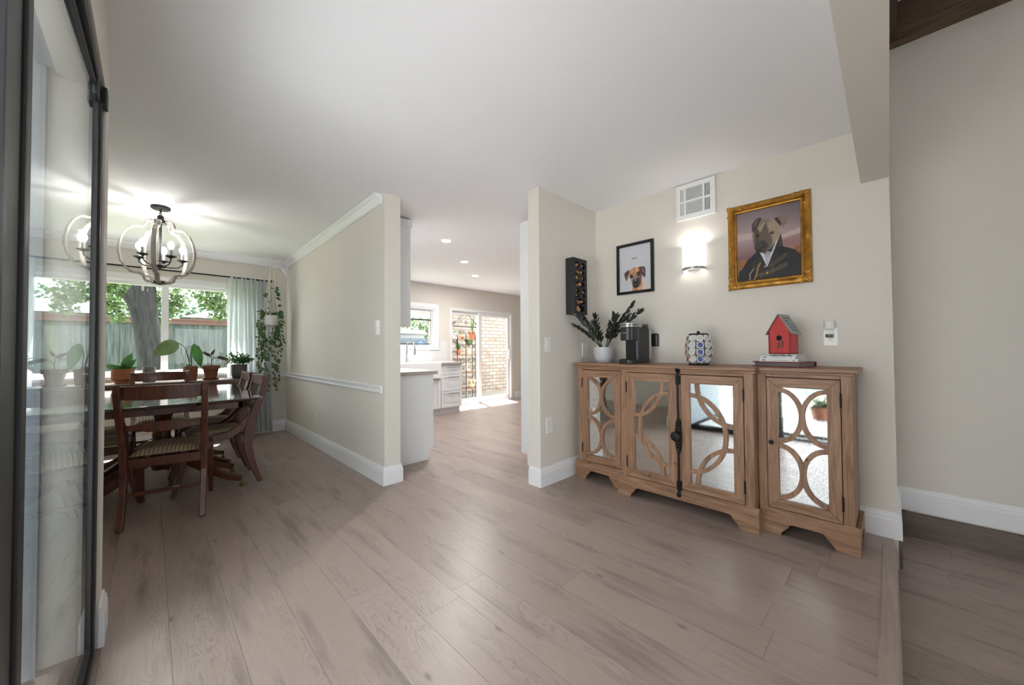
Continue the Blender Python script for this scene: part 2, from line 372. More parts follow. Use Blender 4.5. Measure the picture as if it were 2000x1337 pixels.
def tag(o, label=None, cat=None, group=None, kind=None):
    for k, q in (('label', label), ('category', cat), ('group', group), ('kind', kind)):
        if q: o[k] = q
    return o
def thing(name, label, cat, loc=(0,0,0), rz=0, group=None):
    o = bpy.data.objects.new(name, None); COL.objects.link(o); o.empty_display_size = 0.1
    o.location = loc; o.rotation_euler = (0, 0, R(rz))
    return tag(o, label, cat, group)
def struct(name, mb, m, parent=None, label=None, **kw):
    o = mb.build(name, m, parent, **kw)
    if parent is None: o['kind'] = 'structure'
    if label: o['label'] = label
    return o
def copy_tree(o, parent=None):
    c = o.copy(); COL.objects.link(c)
    if parent is not None: c.parent = parent
    for ch in list(o.children): copy_tree(ch, c)
    return c
def text_mesh(txt, size, depth=0.0004):
    cu = bpy.data.curves.new('lettering', 'FONT'); cu.body = txt; cu.size = size; cu.align_x = 'CENTER'; cu.align_y = 'CENTER'; cu.extrude = depth
    o = bpy.data.objects.new('lettering', cu); COL.objects.link(o)
    bpy.context.view_layer.update()
    me = bpy.data.meshes.new_from_object(o.evaluated_get(bpy.context.evaluated_depsgraph_get()))
    bpy.data.objects.remove(o); return me
def lettering(name, txt, size, m, parent, loc, rot, label=None):
    me = text_mesh(txt, size); me.materials.clear(); me.materials.append(m)
    o = bpy.data.objects.new(name, me); COL.objects.link(o); o.parent = parent; o.location = loc; o.rotation_euler = rot
    if label: o['label'] = label
    return o
def arc(cx, cy, rx, ry, a0, a1, n=16):
    return [(cx+rx*math.cos(R(a0+(a1-a0)*i/n)), cy+ry*math.sin(R(a0+(a1-a0)*i/n))) for i in range(n+1)]

# ---------------------------------------------------------------- the setting
CZ = lambda y: 2.445 if y <= 2 else 2.445-0.085*(y-2)/4.0       # the ceiling falls slightly towards the garden side
b = MB(); b.box(-0.24, -0.0, -0.14, 3.22, 6.0, 0.0); b.box(-1.8, 2.06, -0.14, 0, 6.0, -0.0001); b.box(3.0, 2.0, -0.14, 8.2, 6.0, -0.0001)
struct('floor', b, FLOOR, label='grey-brown oak plank floor')
b = MB(); b.box(-0.3, -4.7, -0.26, 3.9, 0.05, -0.17); struct('floor.001', b, FLOOR, label='sunken plank floor one step down')
b = MB()
b.prism([(-0.01, -0.03), (-0.013, -0.012), (-0.006, 0.002), (0.0, 0.004), (0.042, 0.004), (0.046, 0.0), (0.046, -0.03)], -0.18, 2.96, 'YZ'); b.box(-0.18, -0.004, -0.17, 3.1, 0.02, -0.03)
struct('trim_1', b, NOSE, label='wooden stair nosing along the step edge')
# ceiling
b = MB()
v = [(-1.8, 0.0, CZ(0)), (8.2, 0.0, CZ(0)), (8.2, 2, CZ(2)), (-1.8, 2, CZ(2)), (8.2, 6.1, CZ(6.1)), (-1.8, 6.1, CZ(6.1))]
vt = [(x, y, 2.75) for x, y, z in v]
b.add(v+vt, [(0,1,2,3),(3,2,4,5),(6,7,8,9),(9,8,10,11),(0,1,7,6),(5,4,10,11),(0,3,9,6),(3,5,11,9),(1,2,8,7),(2,4,10,8)])
o = struct('ceiling', b, CEIL, label='flat white ceiling')
b = MB(); b.box(-0.3, -4.8, 3.47, 3.9, 0.12, 3.6); struct('ceiling.001', b, CEIL, label='high white ceiling of the sunken room')
# header over the step, wall at right, pier, partition
b = MB(); b.box(-0.3, -0.02, 2.112, 3.1, 0.102, 3.5); struct('wall_header', b, WALL, label='painted header above the step')
b = MB(); b.box(3.1, -0.02, -0.2, 3.22, 2.0, 2.6); b.box(3.1, -0.02, 2.6, 3.75, 0.102, 3.5); b.box(3.22, -0.02, -0.2, 3.75, 0.102, 2.6)
struct('wall_right', b, WALL, label='greige wall behind the sideboard')
b = MB(); b.box(2.262, 1.985, 0, 8.2, 2.105, 2.6); struct('wall_pier', b, WALL, label='short greige wall beside the kitchen opening')
b = MB(); b.box(1.388, 2.925, 0, 1.53, 6.0, 2.6); struct('wall_partition', b, WALL, label='greige wall between dining room and kitchen')
b = MB(); b.box(3.72, -4.8, -0.26, 3.86, 0.1, 3.6); struct('wall_living', b, WALL, label='tall greige wall of the sunken room')
b = MB(); b.box(8.08, 2.0, 0, 8.2, 6.1, 2.6); struct('wall_kitchen', b, WALL)
# back wall with window, kitchen window and sliding door
WX0, WX1, WZ0, WZ1 = -1.45, 1.02, 0.84, 1.945
KX0, KX1, KZ0, KZ1 = 2.72, 3.845, 1.15, 1.905
DX0, DX1, DZ1 = 4.18, 5.885, 1.945
b = MB()
def wallseg(x0, x1, z0, z1): b.box(x0, 6.0, z0, x1, 6.13, z1)
wallseg(-1.9, WX0, -0.1, 2.6); wallseg(WX0, WX1, -0.1, WZ0); wallseg(WX0, WX1, WZ1, 2.6); wallseg(WX1, KX0, -0.1, 2.6)
wallseg(KX0, KX1, -0.1, KZ0); wallseg(KX0, KX1, KZ1, 2.6); wallseg(KX1, DX0, -0.1, 2.6); wallseg(DX0, DX1, DZ1, 2.6); wallseg(DX0, DX1, -0.1, 0.0); wallseg(DX1, 8.2, -0.1, 2.6)
struct('wall_back', b, WALL, label='greige garden-side wall')
# left: wall end beside the glass door, dining near wall and dining far left wall
b = MB(); b.box(-1.9, 2.10, 0, -0.13, 2.245, 2.6); b.box(-0.25, -0.02, 2.116, -0.13, 2.10, 2.6)
q = MB(); q.box(-1.9, 2.06, -0.1, -0.27, 2.099, 2.6); q.box(-0.29, -0.02, 2.12, -0.252, 2.06, 2.6); struct('wall_outside', q, mat('outside_siding', (0.20, 0.23, 0.26), 0.7), label='grey-blue siding of the outside wall')
struct('wall_left', b, WALL, label='greige wall end beside the black glass door')
b = MB(); b.box(-1.9, 2.1, 0, -1.78, 6.1, 2.6); struct('wall_dining', b, WALL)
b = MB(); b.box(-0.3, -4.7, -0.26, -0.18, -0.02, 3.5)
struct('wall_living.001', b, WALL)
b = MB(); b.box(-0.3, -4.8, -0.26, 0.6, -4.68, 3.5); b.box(2.9, -4.8, -0.26, 3.9, -4.68, 3.5); b.box(0.6, -4.8, 1.9, 2.9, -4.68, 3.5); b.box(0.6, -4.8, -0.26, 2.9, -4.68, 0.7)  # unseen back wall; its window opening is added to light the main room
struct('wall_living.002', b, WALL)

# baseboards: stepped profile
BP = [(0, 0), (0.017, 0), (0.017, 0.105), (0.014, 0.112), (0.014, 0.125), (0.009, 0.135), (0.007, 0.148), (0, 0.15)]
def baseboard(name, p0, p1, label, z=0, m0=0, m1=0):
    # board from p0 to p1; its face looks to the right of the walking direction; m0/m1 mitre its ends
    p0 = Vector((*p0, z)); p1 = Vector((*p1, z)); d = (p1-p0).normalized(); n = Vector((d.y, -d.x, 0)); b = MB(); k = len(BP)
    v = [p0+n*a-d*a*m0+Vector((0,0,h)) for a, h in BP] + [p1+n*a+d*a*m1+Vector((0,0,h)) for a, h in BP]
    f = [tuple(range(k)), tuple(range(k, 2*k))] + [(i, (i+1) % k, k+(i+1) % k, k+i) for i in range(k)]
    b.add(v, f); return struct(name, b, TRIM, label=label)
baseboard('baseboard_partition', (1.388, 6.0), (1.388, 2.925), 'white baseboard under the chair rail', m1=1)
baseboard('baseboard_partition_end', (1.388, 2.925), (1.53, 2.925), 'white baseboard around the partition end', m0=1, m1=1)
baseboard('baseboard_pier', (2.262, 1.985), (3.1, 1.985), 'white baseboard of the short wall', m0=1)
baseboard('baseboard_pier_end', (2.262, 2.105), (2.262, 1.985), 'white baseboard around the short wall end', m1=1)
baseboard('baseboard_right', (3.1, 1.985), (3.1, -0.02), 'white baseboard beside the sideboard', m1=1)
baseboard('baseboard_right_end', (3.1, -0.02), (3.72, -0.02), 'white baseboard turning the wall corner', z=0, m0=1)
baseboard('baseboard_living', (3.72, -0.02), (3.72, -4.7), 'white baseboard above the wooden kick board')
baseboard('baseboard_left', (-0.13, 2.095), (-0.13, 2.245), 'white baseboard at the wall end by the glass door', m1=1)
baseboard('baseboard_back', (-1.8, 6.0), (1.388, 6.0), 'white baseboard under the dining window')
baseboard('baseboard_kitchen', (5.97, 6.0), (8.1, 6.0), 'white baseboard right of the sliding door')
b = MB(); b.box(3.69, -4.7, -0.17, 3.72, -0.02, -0.012); b.box(3.682, -4.7, -0.17, 3.70, -0.02, -0.15); b.box(3.1, -0.035, -0.17, 3.70, -0.02, -0.012)
struct('trim_2', b, woodmat('kick_wood', (0.14, 0.107, 0.085), (0.19, 0.15, 0.123), 'Y', 0.45, knots=False), label='wooden kick board below the baseboard')
# crown moulding along partition and dining window wall
CP = [(0, 0), (0.012, 0), (0.016, 0.018), (0.045, 0.05), (0.062, 0.062), (0.066, 0.078), (0, 0.078)]
def crown(name, p0, p1, label, m0=0, m1=0):
    P0 = Vector((*p0, CZ(p0[1])-0.078)); P1 = Vector((*p1, CZ(p1[1])-0.078)); d = (P1-P0); d.z = 0; d.normalize(); n = Vector((d.y, -d.x, 0)); b = MB(); k = len(CP)
    v = [P0+n*a-d*a*m0+Vector((0,0,h)) for a, h in CP] + [P1+n*a+d*a*m1+Vector((0,0,h)) for a, h in CP]
    b.add(v, [tuple(range(k)), tuple(range(k, 2*k))] + [(i, (i+1) % k, k+(i+1) % k, k+i) for i in range(k)])
    return struct(name, b, TRIM, label=label)
crown('trim_3', (1.388, 6.0), (1.388, 2.965), 'white crown moulding along the partition', m0=-1)
crown('trim_4', (-1.8, 6.0), (1.388, 6.0), 'white crown moulding over the dining window', m1=-1)
b = MB(); b.prism([(1.30, CZ(6)-0.078), (1.386, CZ(6)-0.078), (1.386, CZ(6)-0.20), (1.35, CZ(6)-0.15)], 5.92, 5.998); struct('trim_5', b, TRIM, label='white corner block under the crown moulding')
# chair rail
RP = [(0, 0.752), (0.016, 0.752), (0.02, 0.762), (0.012, 0.772), (0.014, 0.795), (0.024, 0.802), (0.024, 0.812), (0, 0.815)]
def rail(name, p0, p1, label):
    p0 = Vector((*p0, 0)); p1 = Vector((*p1, 0)); d = (p1-p0).normalized(); n = Vector((d.y, -d.x, 0)); b = MB(); k = len(RP)
    b.add([p0+n*a+Vector((0,0,h)) for a, h in RP]+[p1+n*a+Vector((0,0,h)) for a, h in RP], [tuple(range(k)), tuple(range(k, 2*k))] + [(i, (i+1) % k, k+(i+1) % k, k+i) for i in range(k)])
    return struct(name, b, TRIM, label=label)
rail('trim_6', (1.388, 6.0), (1.388, 2.965), 'white chair rail along the partition')
rail('trim_7', (1.05, 6.0), (1.388, 6.0), 'white chair rail in the dining corner')
# dark beams of the sunken room
b = MB(); b.box(3.63, -4.7, 3.21, 3.72, -0.02, 3.47); struct('trim_8', b, DARKBEAM, label='dark wooden beam along the tall wall')
b = MB(); b.box(-0.2, -0.078, 3.225, 3.63, -0.02, 3.47); struct('trim_9', b, DARKBEAMX, label='dark wooden beam along the header')

# dining window
def frame_box(b, x0, x1, z0, z1, y0, y1, w, wt=None, wb=None):
    wt = wt or w; wb = wb or w
    b.box(x0, y0, z0, x0+w, y1, z1); b.box(x1-w, y0, z0, x1, y1, z1); b.box(x0+w, y0, z1-wt, x1-w, y1, z1); b.box(x0+w, y0, z0, x1-w, y1, z0+wb)
b = MB(); frame_box(b, WX0, WX1, WZ0, WZ1, 6.0, 6.12, 0.03, 0.025, 0.02)
win = struct('window_1', b, TRIM, label='wide white dining window')
b = MB()
for x0, x1, dy in ((WX0+0.03, -0.72, 0), (-0.72, 0.125, 0.004), (0.125, WX1-0.03, 0)): frame_box(b, x0, x1, WZ0+0.02, WZ1-0.025, 6.04+dy, 6.09, 0.032, 0.035, 0.035)
struct('sash', b, TRIM, win)
b = MB()
for x0, x1 in ((WX0+0.07, -0.74), (-0.70, 0.105), (0.145, WX1-0.07)): b.box(x0, 6.062, WZ0+0.05, x1, 6.066, WZ1-0.05)
struct('pane', b, GLASS, win)
b = MB(); b.box(WX0-0.04, 5.93, WZ0-0.03, WX1+0.04, 6.02, WZ0+0.004); struct('window_sill', b, TRIM, win, bevel=0.005)
b = MB(); b.box(WX0-0.04, 5.985, WZ1-0.01, WX1+0.04, 6.0, WZ1+0.055); struct('casing', b, TRIM, win, bevel=0.003)
# kitchen window
b = MB(); cs = 0.075
frame_box(b, KX0-cs, KX1+cs, KZ0-0.035, KZ1+cs, 5.985, 6.0, cs, cs, 0.05); b.box(KX0-cs-0.02, 5.965, KZ0-0.035, KX1+cs+0.02, 6.0, KZ0-0.01)
win = struct('window_2', b, TRIM, label='white kitchen window over the sink', bevel=0.004)
b = MB(); frame_box(b, KX0, KX1, KZ0, KZ1, 6.0, 6.12, 0.03); frame_box(b, KX0+0.03, KX1-0.03, KZ0+0.03, KZ1-0.03, 6.05, 6.09, 0.03); struct('sash', b, TRIM, win)
b = MB(); b.box(KX0+0.05, 6.05, 1.665, KX1-0.05, 6.085, 1.69); frame_box(b, KX0+0.058, KX1-0.058, KZ0+0.058, KZ1-0.058, 6.045, 6.05, 0.007); b.box(KX0+0.05, 6.05, KZ0+0.075, KX1-0.05, 6.06, KZ0+0.087); struct('meeting_rail', b, GREYFR, win, label='grey meeting rail')
b = MB(); b.box(KX0+0.05, 6.068, KZ0+0.05, KX1-0.05, 6.072, KZ1-0.05); struct('pane', b, GLASS, win)
# sliding door of the kitchen
b = MB(); frame_box(b, DX0, DX1, 0.0, DZ1, 5.985, 6.12, 0.05, 0.05, 0.025)
dr = struct('door_2', b, TRIM, label='white sliding glass door of the kitchen')
mid = 4.965
b = MB(); frame_box(b, DX0+0.05, mid+0.03, 0.025, DZ1-0.05, 6.07, 6.105, 0.055, 0.06, 0.09); struct('fixed_leaf', b, TRIM, dr)
b = MB(); frame_box(b, mid-0.035, DX1-0.05, 0.025, DZ1-0.05, 6.02, 6.06, 0.07, 0.07, 0.09); lf = struct('sliding_leaf', b, TRIM, dr)
b = MB(); b.box(DX1-0.105, 5.985, 0.90, DX1-0.08, 6.02, 1.12); struct('handle', b, WHITE, lf, bevel=0.006)
b = MB(); b.box(DX0+0.1, 6.085, 0.1, mid-0.02, 6.089, DZ1-0.1); b.box(mid+0.03, 6.038, 0.1, DX1-0.11, 6.042, DZ1-0.1); struct('pane', b, GLASS, dr)
# big black-framed glass door at the left of the camera
GX = lambda y: -0.188+0.022*y
def leafbox(b, y0, y1, z0, z1, t0, t1):
    v = []
    for z in (z0, z1):
        for y, t in ((y0, t0), (y1, t0), (y1, t1), (y0, t1)): v.append((GX(y)+t, y, z))
    b.add(v, [(0,3,2,1),(4,5,6,7),(0,1,5,4),(1,2,6,5),(2,3,7,6),(3,0,4,7)])
b = MB(); b.box(-0.165, 2.03, 0.0, -0.136, 2.098, 2.115); b.box(-0.165, -0.1, 2.075, -0.1365, 2.03, 2.115); b.box(-0.21, -0.1, -0.02, -0.1365, 2.03, 0.02); b.box(-0.26, -0.1, 0, -0.14, -0.04, 2.075)
dr = struct('door_1', b, BLACK, label='tall black-framed sliding glass door reflecting the dining room', bevel=0.004)
b = MB(); leafbox(b, 0.925, 1.012, 0.022, 2.074, -0.03, 0.008); lf = struct('leaf_frame', b, GREYFR, dr, bevel=0.006)
b = MB(); leafbox(b, 1.012, 1.045, 0.022, 2.074, -0.03, 0.014); leafbox(b, 2.0, 2.028, 0.022, 2.074, -0.02, 0.001); leafbox(b, 1.045, 2.0, 2.05, 2.074, -0.02, 0.001); leafbox(b, 1.045, 2.0, 0.022, 0.07, -0.02, 0.001)
struct('leaf_edge', b, BLACK, dr, bevel=0.004)
b = MB(); leafbox(b, 1.04, 2.005, 0.065, 2.055, -0.010, -0.004); struct('pane', b, DGLASS, dr)
b = MB(); b.box(-0.142, 2.03, 2.03, -0.122, 2.085, 2.10); b.box(-0.152, 1.93, 2.02, -0.139, 2.0, 2.08); struct('latch', b, BLACK, dr, bevel=0.004)
b = MB(); leafbox(b, -0.04, 0.98, 0.022, 0.06, -0.11, -0.07); leafbox(b, -0.04, 0.98, 2.03, 2.074, -0.11, -0.07); leafbox(b, -0.04, 0.02, 0.06, 2.06, -0.11, -0.07)
struct('leaf_frame', b, BLACK, dr)
# ---------------------------------------------------------------- sideboard with mirrored doors (local: front = -y, x runs right along the wall)
# wall at local y = 0 ; x = 0 at world Y 1.015 ; world X = 3.083 + y, world Y = 1.015 - x
SBL = (3.083, 1.015, 0)
sb = thing('sideboard', 'long wooden breakfront sideboard with four mirrored fretwork doors', 'sideboard', SBL, -90)
TOP = 0.992
xC0, xC1, yC = -0.443, 0.437, -0.478          # centre section
xL0, xR1, yS = -0.905, 0.873, -0.388          # side sections
b = MB()
for x0, x1, yf in ((xL0, xC0, yS), (xC0, xC1, yC), (xC1, xR1, yS)):
    b.box(x0, yf+0.02, 0.11, x0+0.02, 0, 0.955); b.box(x1-0.02, yf+0.02, 0.11, x1, 0, 0.955); b.box(x0, yf+0.045, 0.11, x1, 0, 0.135); b.box(x0, -0.015, 0.11, x1, 0, 0.955)
b.build('body', OAKV, sb)
def facef(x0, x1, yf, name='face_frame'):
    b = MB(); st = 0.05 if x1-x0 > 0.6 else 0.045
    b.box(x0, yf, 0.11, x0+st, yf+0.022, 0.955); b.box(x1-st, yf, 0.11, x1, yf+0.022, 0.955)
    b.cur = 1; b.box(x0+st, yf+0.0004, 0.935, x1-st, yf+0.022, 0.955); b.box(x0+st, yf+0.0004, 0.11, x1-st, yf+0.022, 0.148)
    b.build(name, [OAKV, OAKH], sb, bevel=0.002)
    return x0+st, x1-st
b = MB()
ov = 0.028
b.prism([(xL0-ov, 0), (xL0-ov, yS-ov), (xC0-ov*0.6, yS-ov), (xC0-ov*0.6, yC-ov), (xC1+ov*0.6, yC-ov), (xC1+ov*0.6, yS-ov), (xR1+ov, yS-ov), (xR1+ov, 0)], TOP-0.022, TOP, 'XY')
b.prism([(xL0-ov*.5, 0), (xL0-ov*.5, yS-ov*.5), (xC0-ov*0.4, yS-ov*.5), (xC0-ov*0.4, yC-ov*.5), (xC1+ov*0.4, yC-ov*.5), (xC1+ov*0.4, yS-ov*.5), (xR1+ov*.5, yS-ov*.5), (xR1+ov*.5, 0)], 0.955, TOP-0.022, 'XY')
b.build('top', OAKH, sb, bevel=0.004)
# bracket base: skirt with ogee feet
def base(x0, x1, yf, w=0.165):
    p = 0.022; y0 = yf-p
    prof = [(x0-p, 0.0), (x0-p, 0.125), (x1+p, 0.125), (x1+p, 0.0), (x1+p-w*0.62, 0.0), (x1+p-w*0.66, 0.022), (x1+p-w*0.78, 0.045), (x1+p-w*0.86, 0.06), (x1+p-w*0.9, 0.074), (x1+p-w, 0.078),
            (x0-p+w, 0.078), (x0-p+w*0.9, 0.074), (x0-p+w*0.86, 0.06), (x0-p+w*0.78, 0.045), (x0-p+w*0.66, 0.022), (x0-p+w*0.62, 0.0)]
    b = MB(); b.prism(prof, y0, y0+0.024); b.build('bracket_base', OAKH, sb, bevel=0.003)
    b = MB(); b.prism([(y0, 0.125), (y0+0.02, 0.148), (y0+0.04, 0.148), (y0+0.04, 0.125)], x0-p, x1+p, 'YZ'); b.build('base_moulding', OAKH, sb)
base(xL0, xC0-0.03, yS); base(xC0, xC1, yC); base(xC1+0.03, xR1, yS)
b = MB()
for x in (xL0-0.022, xR1): b.prism([(yS+0.002, 0), (yS+0.002, 0.125), (0, 0.125), (0, 0), (-0.1, 0), (-0.12, 0.05), (-0.15, 0.078), (yS+0.11, 0.078), (yS+0.09, 0.05), (yS+0.08, 0)], x, x+0.022, 'YZ')
for x in (xC0-0.022, xC1): b.prism([(yC+0.002, 0), (yC+0.002, 0.125), (yS, 0.125), (yS, 0)], x, x+0.022, 'YZ')
b.split('bracket_base', OAKV, sb, bevel=0.002)

def band(b, cx, cz, r, a0, a1, y0, y1, w=0.028, clip=None, n=28):
    # curved fretwork strip, clipped to the pane rectangle by angle
    out = arc(cx, cz, r+w/2, r+w/2, a0, a1, n); inn = arc(cx, cz, r-w/2, r-w/2, a0, a1, n)
    if clip:
        x0, x1, z0, z1 = clip; c = lambda q: (min(max(q[0], x0), x1), min(max(q[1], z0), z1)); out = [c(q) for q in out]; inn = [c(q) for q in inn]
    b.loop_prism(out, inn, y0, y1, 'XZ', closed=False)
def door(x0, x1, yf, style, hinge):
    z0, z1 = 0.152, 0.931; fr = 0.057; g = 0.003
    x0 += g; x1 -= g
    b = MB(); y0, y1 = yf-0.006, yf+0.016
    ix0, ix1, iz0, iz1 = x0+fr, x1-fr, z0+fr, z1-fr
    # mitred frame: uprights and rails with 45 degree joints
    b.prism([(x0, z0), (ix0, iz0), (ix0, iz1), (x0, z1)], y0, y1); b.prism([(x1, z0), (ix1, iz0), (ix1, iz1), (x1, z1)], y0, y1)
    b.cur = 1; b.prism([(x0, z0), (x1, z0), (ix1, iz0), (ix0, iz0)], y0-0.0004, y1); b.prism([(x0, z1), (x1, z1), (ix1, iz1), (ix0, iz1)], y0-0.0004, y1)
    dname = b.build('door', [OAKV, OAKH], sb, bevel=0.0025)
    b = MB(); b.box(ix0-0.01, yf+0.008, iz0-0.01, ix1+0.01, yf+0.012, iz1+0.01); b.build('mirror', MIRROR, dname)
    b = MB(); w = ix1-ix0; h = iz1-iz0; zm = (iz0+iz1)/2; fy0, fy1 = yf-0.004, yf+0.008; cl = (ix0-0.004, ix1+0.004, iz0-0.004, iz1+0.004)
    if style == 'side':
        for zc in (iz0+h*0.25, iz0+h*0.75):
            out_r = h*0.25
            for cx, s in ((ix0, 1), (ix1, -1)):
                rx = w/2-0.002; ry = h*0.25-0.014
                o1 = [(cx+s*(rx+0.013)*math.cos(R(a)), zc+(ry+0.013)*math.sin(R(a))) for a in np.linspace(-90, 90, 33)]
                o2 = [(cx+s*(rx-0.013)*math.cos(R(a)), zc+(ry-0.013)*math.sin(R(a))) for a in np.linspace(-90, 90, 33)]
                b.loop_prism(o1, o2, fy0-0.0006*(s > 0)-0.0003*(zc > zm), fy1, 'XZ', closed=False)
    else:
        s = 1 if style == 'left' else -1                    # left leaf: half circle from its right side
        mx = ix1 if style == 'left' else ix0; cx = ix0 if style == 'left' else ix1
        r = 0.255; rx = w*0.83
        def ell(ecx, ecz, a0, a1):
            o1 = [(ecx+(rx+0.013)*math.cos(R(a)), ecz+(r+0.013)*math.sin(R(a))) for a in np.linspace(a0, a1, 33)]
            o2 = [(ecx+(rx-0.013)*math.cos(R(a)), ecz+(r-0.013)*math.sin(R(a))) for a in np.linspace(a0, a1, 33)]
            b.loop_prism(o1, o2, fy0-0.0007*(ecz == zm)-0.0003*(ecz > zm), fy1, 'XZ', closed=False)
        if style == 'left': ell(mx, zm, 90, 270)
        else: ell(mx, zm, -90, 90)
        q = (0, 90) if style == 'left' else (90, 180)
        ell(cx, iz0+0.002, *q); q = (270, 360) if style == 'left' else (180, 270); ell(cx, iz1-0.002, *q)
    b.build('fretwork', OAKV, dname, bevel=0.0015)
    b = MB(); hx = x0-0.002 if hinge == 'l' else x1+0.002
    for z in (z0+0.11, z1-0.11): b.cyl((hx, yf-0.008, z-0.04), (hx, yf-0.008, z+0.04), 0.0045)
    b.split('hinge', IRON, dname)
    return dname
a0, a1 = facef(xL0, xC0-0.002, yS); door(a0, a1, yS, 'side', 'l')
a0, a1 = facef(xC0, xC1, yC); mx = (a0+a1)/2; dl = door(a0, mx-0.012, yC, 'left', 'l'); dr_ = door(mx+0.012, a1, yC, 'right', 'r')
b = MB(); b.box(mx-0.0125, yC-0.004, 0.15, mx+0.0125, yC+0.016, 0.933); b.build('centre_strip', OAKV, sb, bevel=0.002)
a0, a1 = facef(xC1+0.002, xR1, yS); dR = door(a0, a1, yS, 'side', 'r')
b = MB(); xf = Matrix.Translation((a0+0.026, yS-0.006, 0.545)) @ Matrix.Rotation(R(90), 4, 'X'); b.lathe([(0.004, 0), (0.004, 0.012), (0.012, 0.016), (0.013, 0.022), (0.008, 0.028), (0.0, 0.029)], 14, xf=xf); b.build('knob', IRON, dR, smooth=True)
# cremone bolt
yb = yC-0.018
b = MB(); b.cyl((mx, yb, 0.13), (mx, yb, 0.95), 0.0065, seg=10)
bolt = b.build('cremone_bolt', IRON, sb, smooth=True)
b = MB()
for z, s in ((0.96, 1), (0.118, -1)): b.lathe([(0.0, 0.022*s), (0.012, 0.016*s), (0.019, 0.002*s), (0.012, -0.008*s), (0.008, -0.02*s), (0.0, -0.02*s)], 14, (mx, yb, z))
b.split('finial', IRON, bolt, smooth=True)
b = MB()
for z in (0.895, 0.175):
    b.pid = z
    b.box(mx-0.013, yb-0.008, z-0.03, mx+0.013, yC-0.003, z+0.03)
    for dz in (-0.022, 0, 0.022): b.ball((mx, yb-0.004, z+dz), 0.015, 10, (1, 0.8, 0.55))
b.split('bolt_guide', IRON, bolt, smooth=True)
b = MB(); b.prism([(mx-0.008, 0.40), (mx+0.008, 0.40), (mx+0.014, 0.43), (mx+0.02, 0.47), (mx+0.02, 0.55), (mx+0.014, 0.60), (mx+0.008, 0.63), (mx-0.008, 0.63), (mx-0.014, 0.60), (mx-0.02, 0.55), (mx-0.02, 0.47), (mx-0.014, 0.43)], yb-0.012, yC-0.003)
b.ball((mx, yb-0.008, 0.595), 0.017, 10); b.ball((mx, yb-0.008, 0.445), 0.017, 10); b.build('lock_case', IRON, bolt, smooth=True, bevel=0.002)
b = MB(); xf = Matrix.Translation((mx-0.004, yb-0.01, 0.515)) @ Matrix.Rotation(R(90), 4, 'X'); b.lathe([(0.008, 0), (0.008, 0.018), (0.03, 0.024), (0.034, 0.034), (0.028, 0.042), (0.0, 0.046)], 18, xf=xf); b.build('turn_knob', IRON, bolt, smooth=True)

# ---------------------------------------------------------------- things on the sideboard
def W(o, x, y, z=TOP): return (SBL[0]+y, SBL[1]-x, z)          # local sideboard position -> world
# zz plant in white pot
Z = TOP
zz = thing('potted_plant', 'dark-leaved zz plant in a round white pot on the sideboard', 'plant', (2.86, 1.76, Z))
b = MB(); b.lathe([(0.062, 0), (0.078, 0.03), (0.088, 0.08), (0.09, 0.135), (0.083, 0.135), (0.08, 0.115)], 32); b.build('pot', mat('white_ceramic', (0.50, 0.495, 0.52), 0.3), zz, smooth=True)
b = MB(); b.lathe([(0.0, 0.116), (0.081, 0.114)], 24, cap=False); b.build('soil', SOIL, zz)
random.seed(4)
bs, bl = MB(), MB()
for i, (az, ln, lean) in enumerate([(146, 0.38, 0.62), (128, 0.33, 0.45), (80, 0.30, 0.20), (-70, 0.42, 0.50), (-45, 0.33, 0.55), (-95, 0.40, 0.80), (180, 0.24, 0.5), (165, 0.34, 0.7), (-110, 0.30, 0.45), (140, 0.27, 0.8)]):
    d = Vector((math.cos(R(az)), math.sin(R(az)), 0)); p0 = Vector((d.x*0.025, d.y*0.025, 0.11)); pts = []
    for k in range(9):
        t = k/8; pts.append(p0 + d*(ln*lean*(t**1.35)) + Vector((0, 0, ln*math.sqrt(max(0.05, 1-0.45*lean*lean))*t*(1-0.12*lean*t))))
    bs.tube(pts, [0.006-0.004*k/8 for k in range(9)], 6)
    sd = Vector((0, 0, 1)).cross(d).normalized()
    for k in range(3, 9):
        for s in (-1, 1):
            t = (pts[k]-pts[k-1]).normalized(); p = pts[k-1].lerp(pts[k], 0.5 if s > 0 else 0.85)
            dirv = t*0.8 + sd*s*0.65 + Vector((random.uniform(-.2, .2), random.uniform(-.2, .2), 0.15))
            bl.leaf(p, dirv, random.uniform(0.058, 0.082), random.uniform(0.026, 0.034), 0.1, Vector((d.x, d.y, 0.5))*0.4+Vector((-1, 0, 0.4)), 0.2)
    bl.leaf(pts[-1], pts[-1]-pts[-2], 0.06, 0.026, 0.1, (-1, 0, 0.5))
bs.build('stems', mat('dark_stem', (0.05, 0.055, 0.035), 0.6), zz, smooth=True); bl.build('leaves', LEAFD, zz)
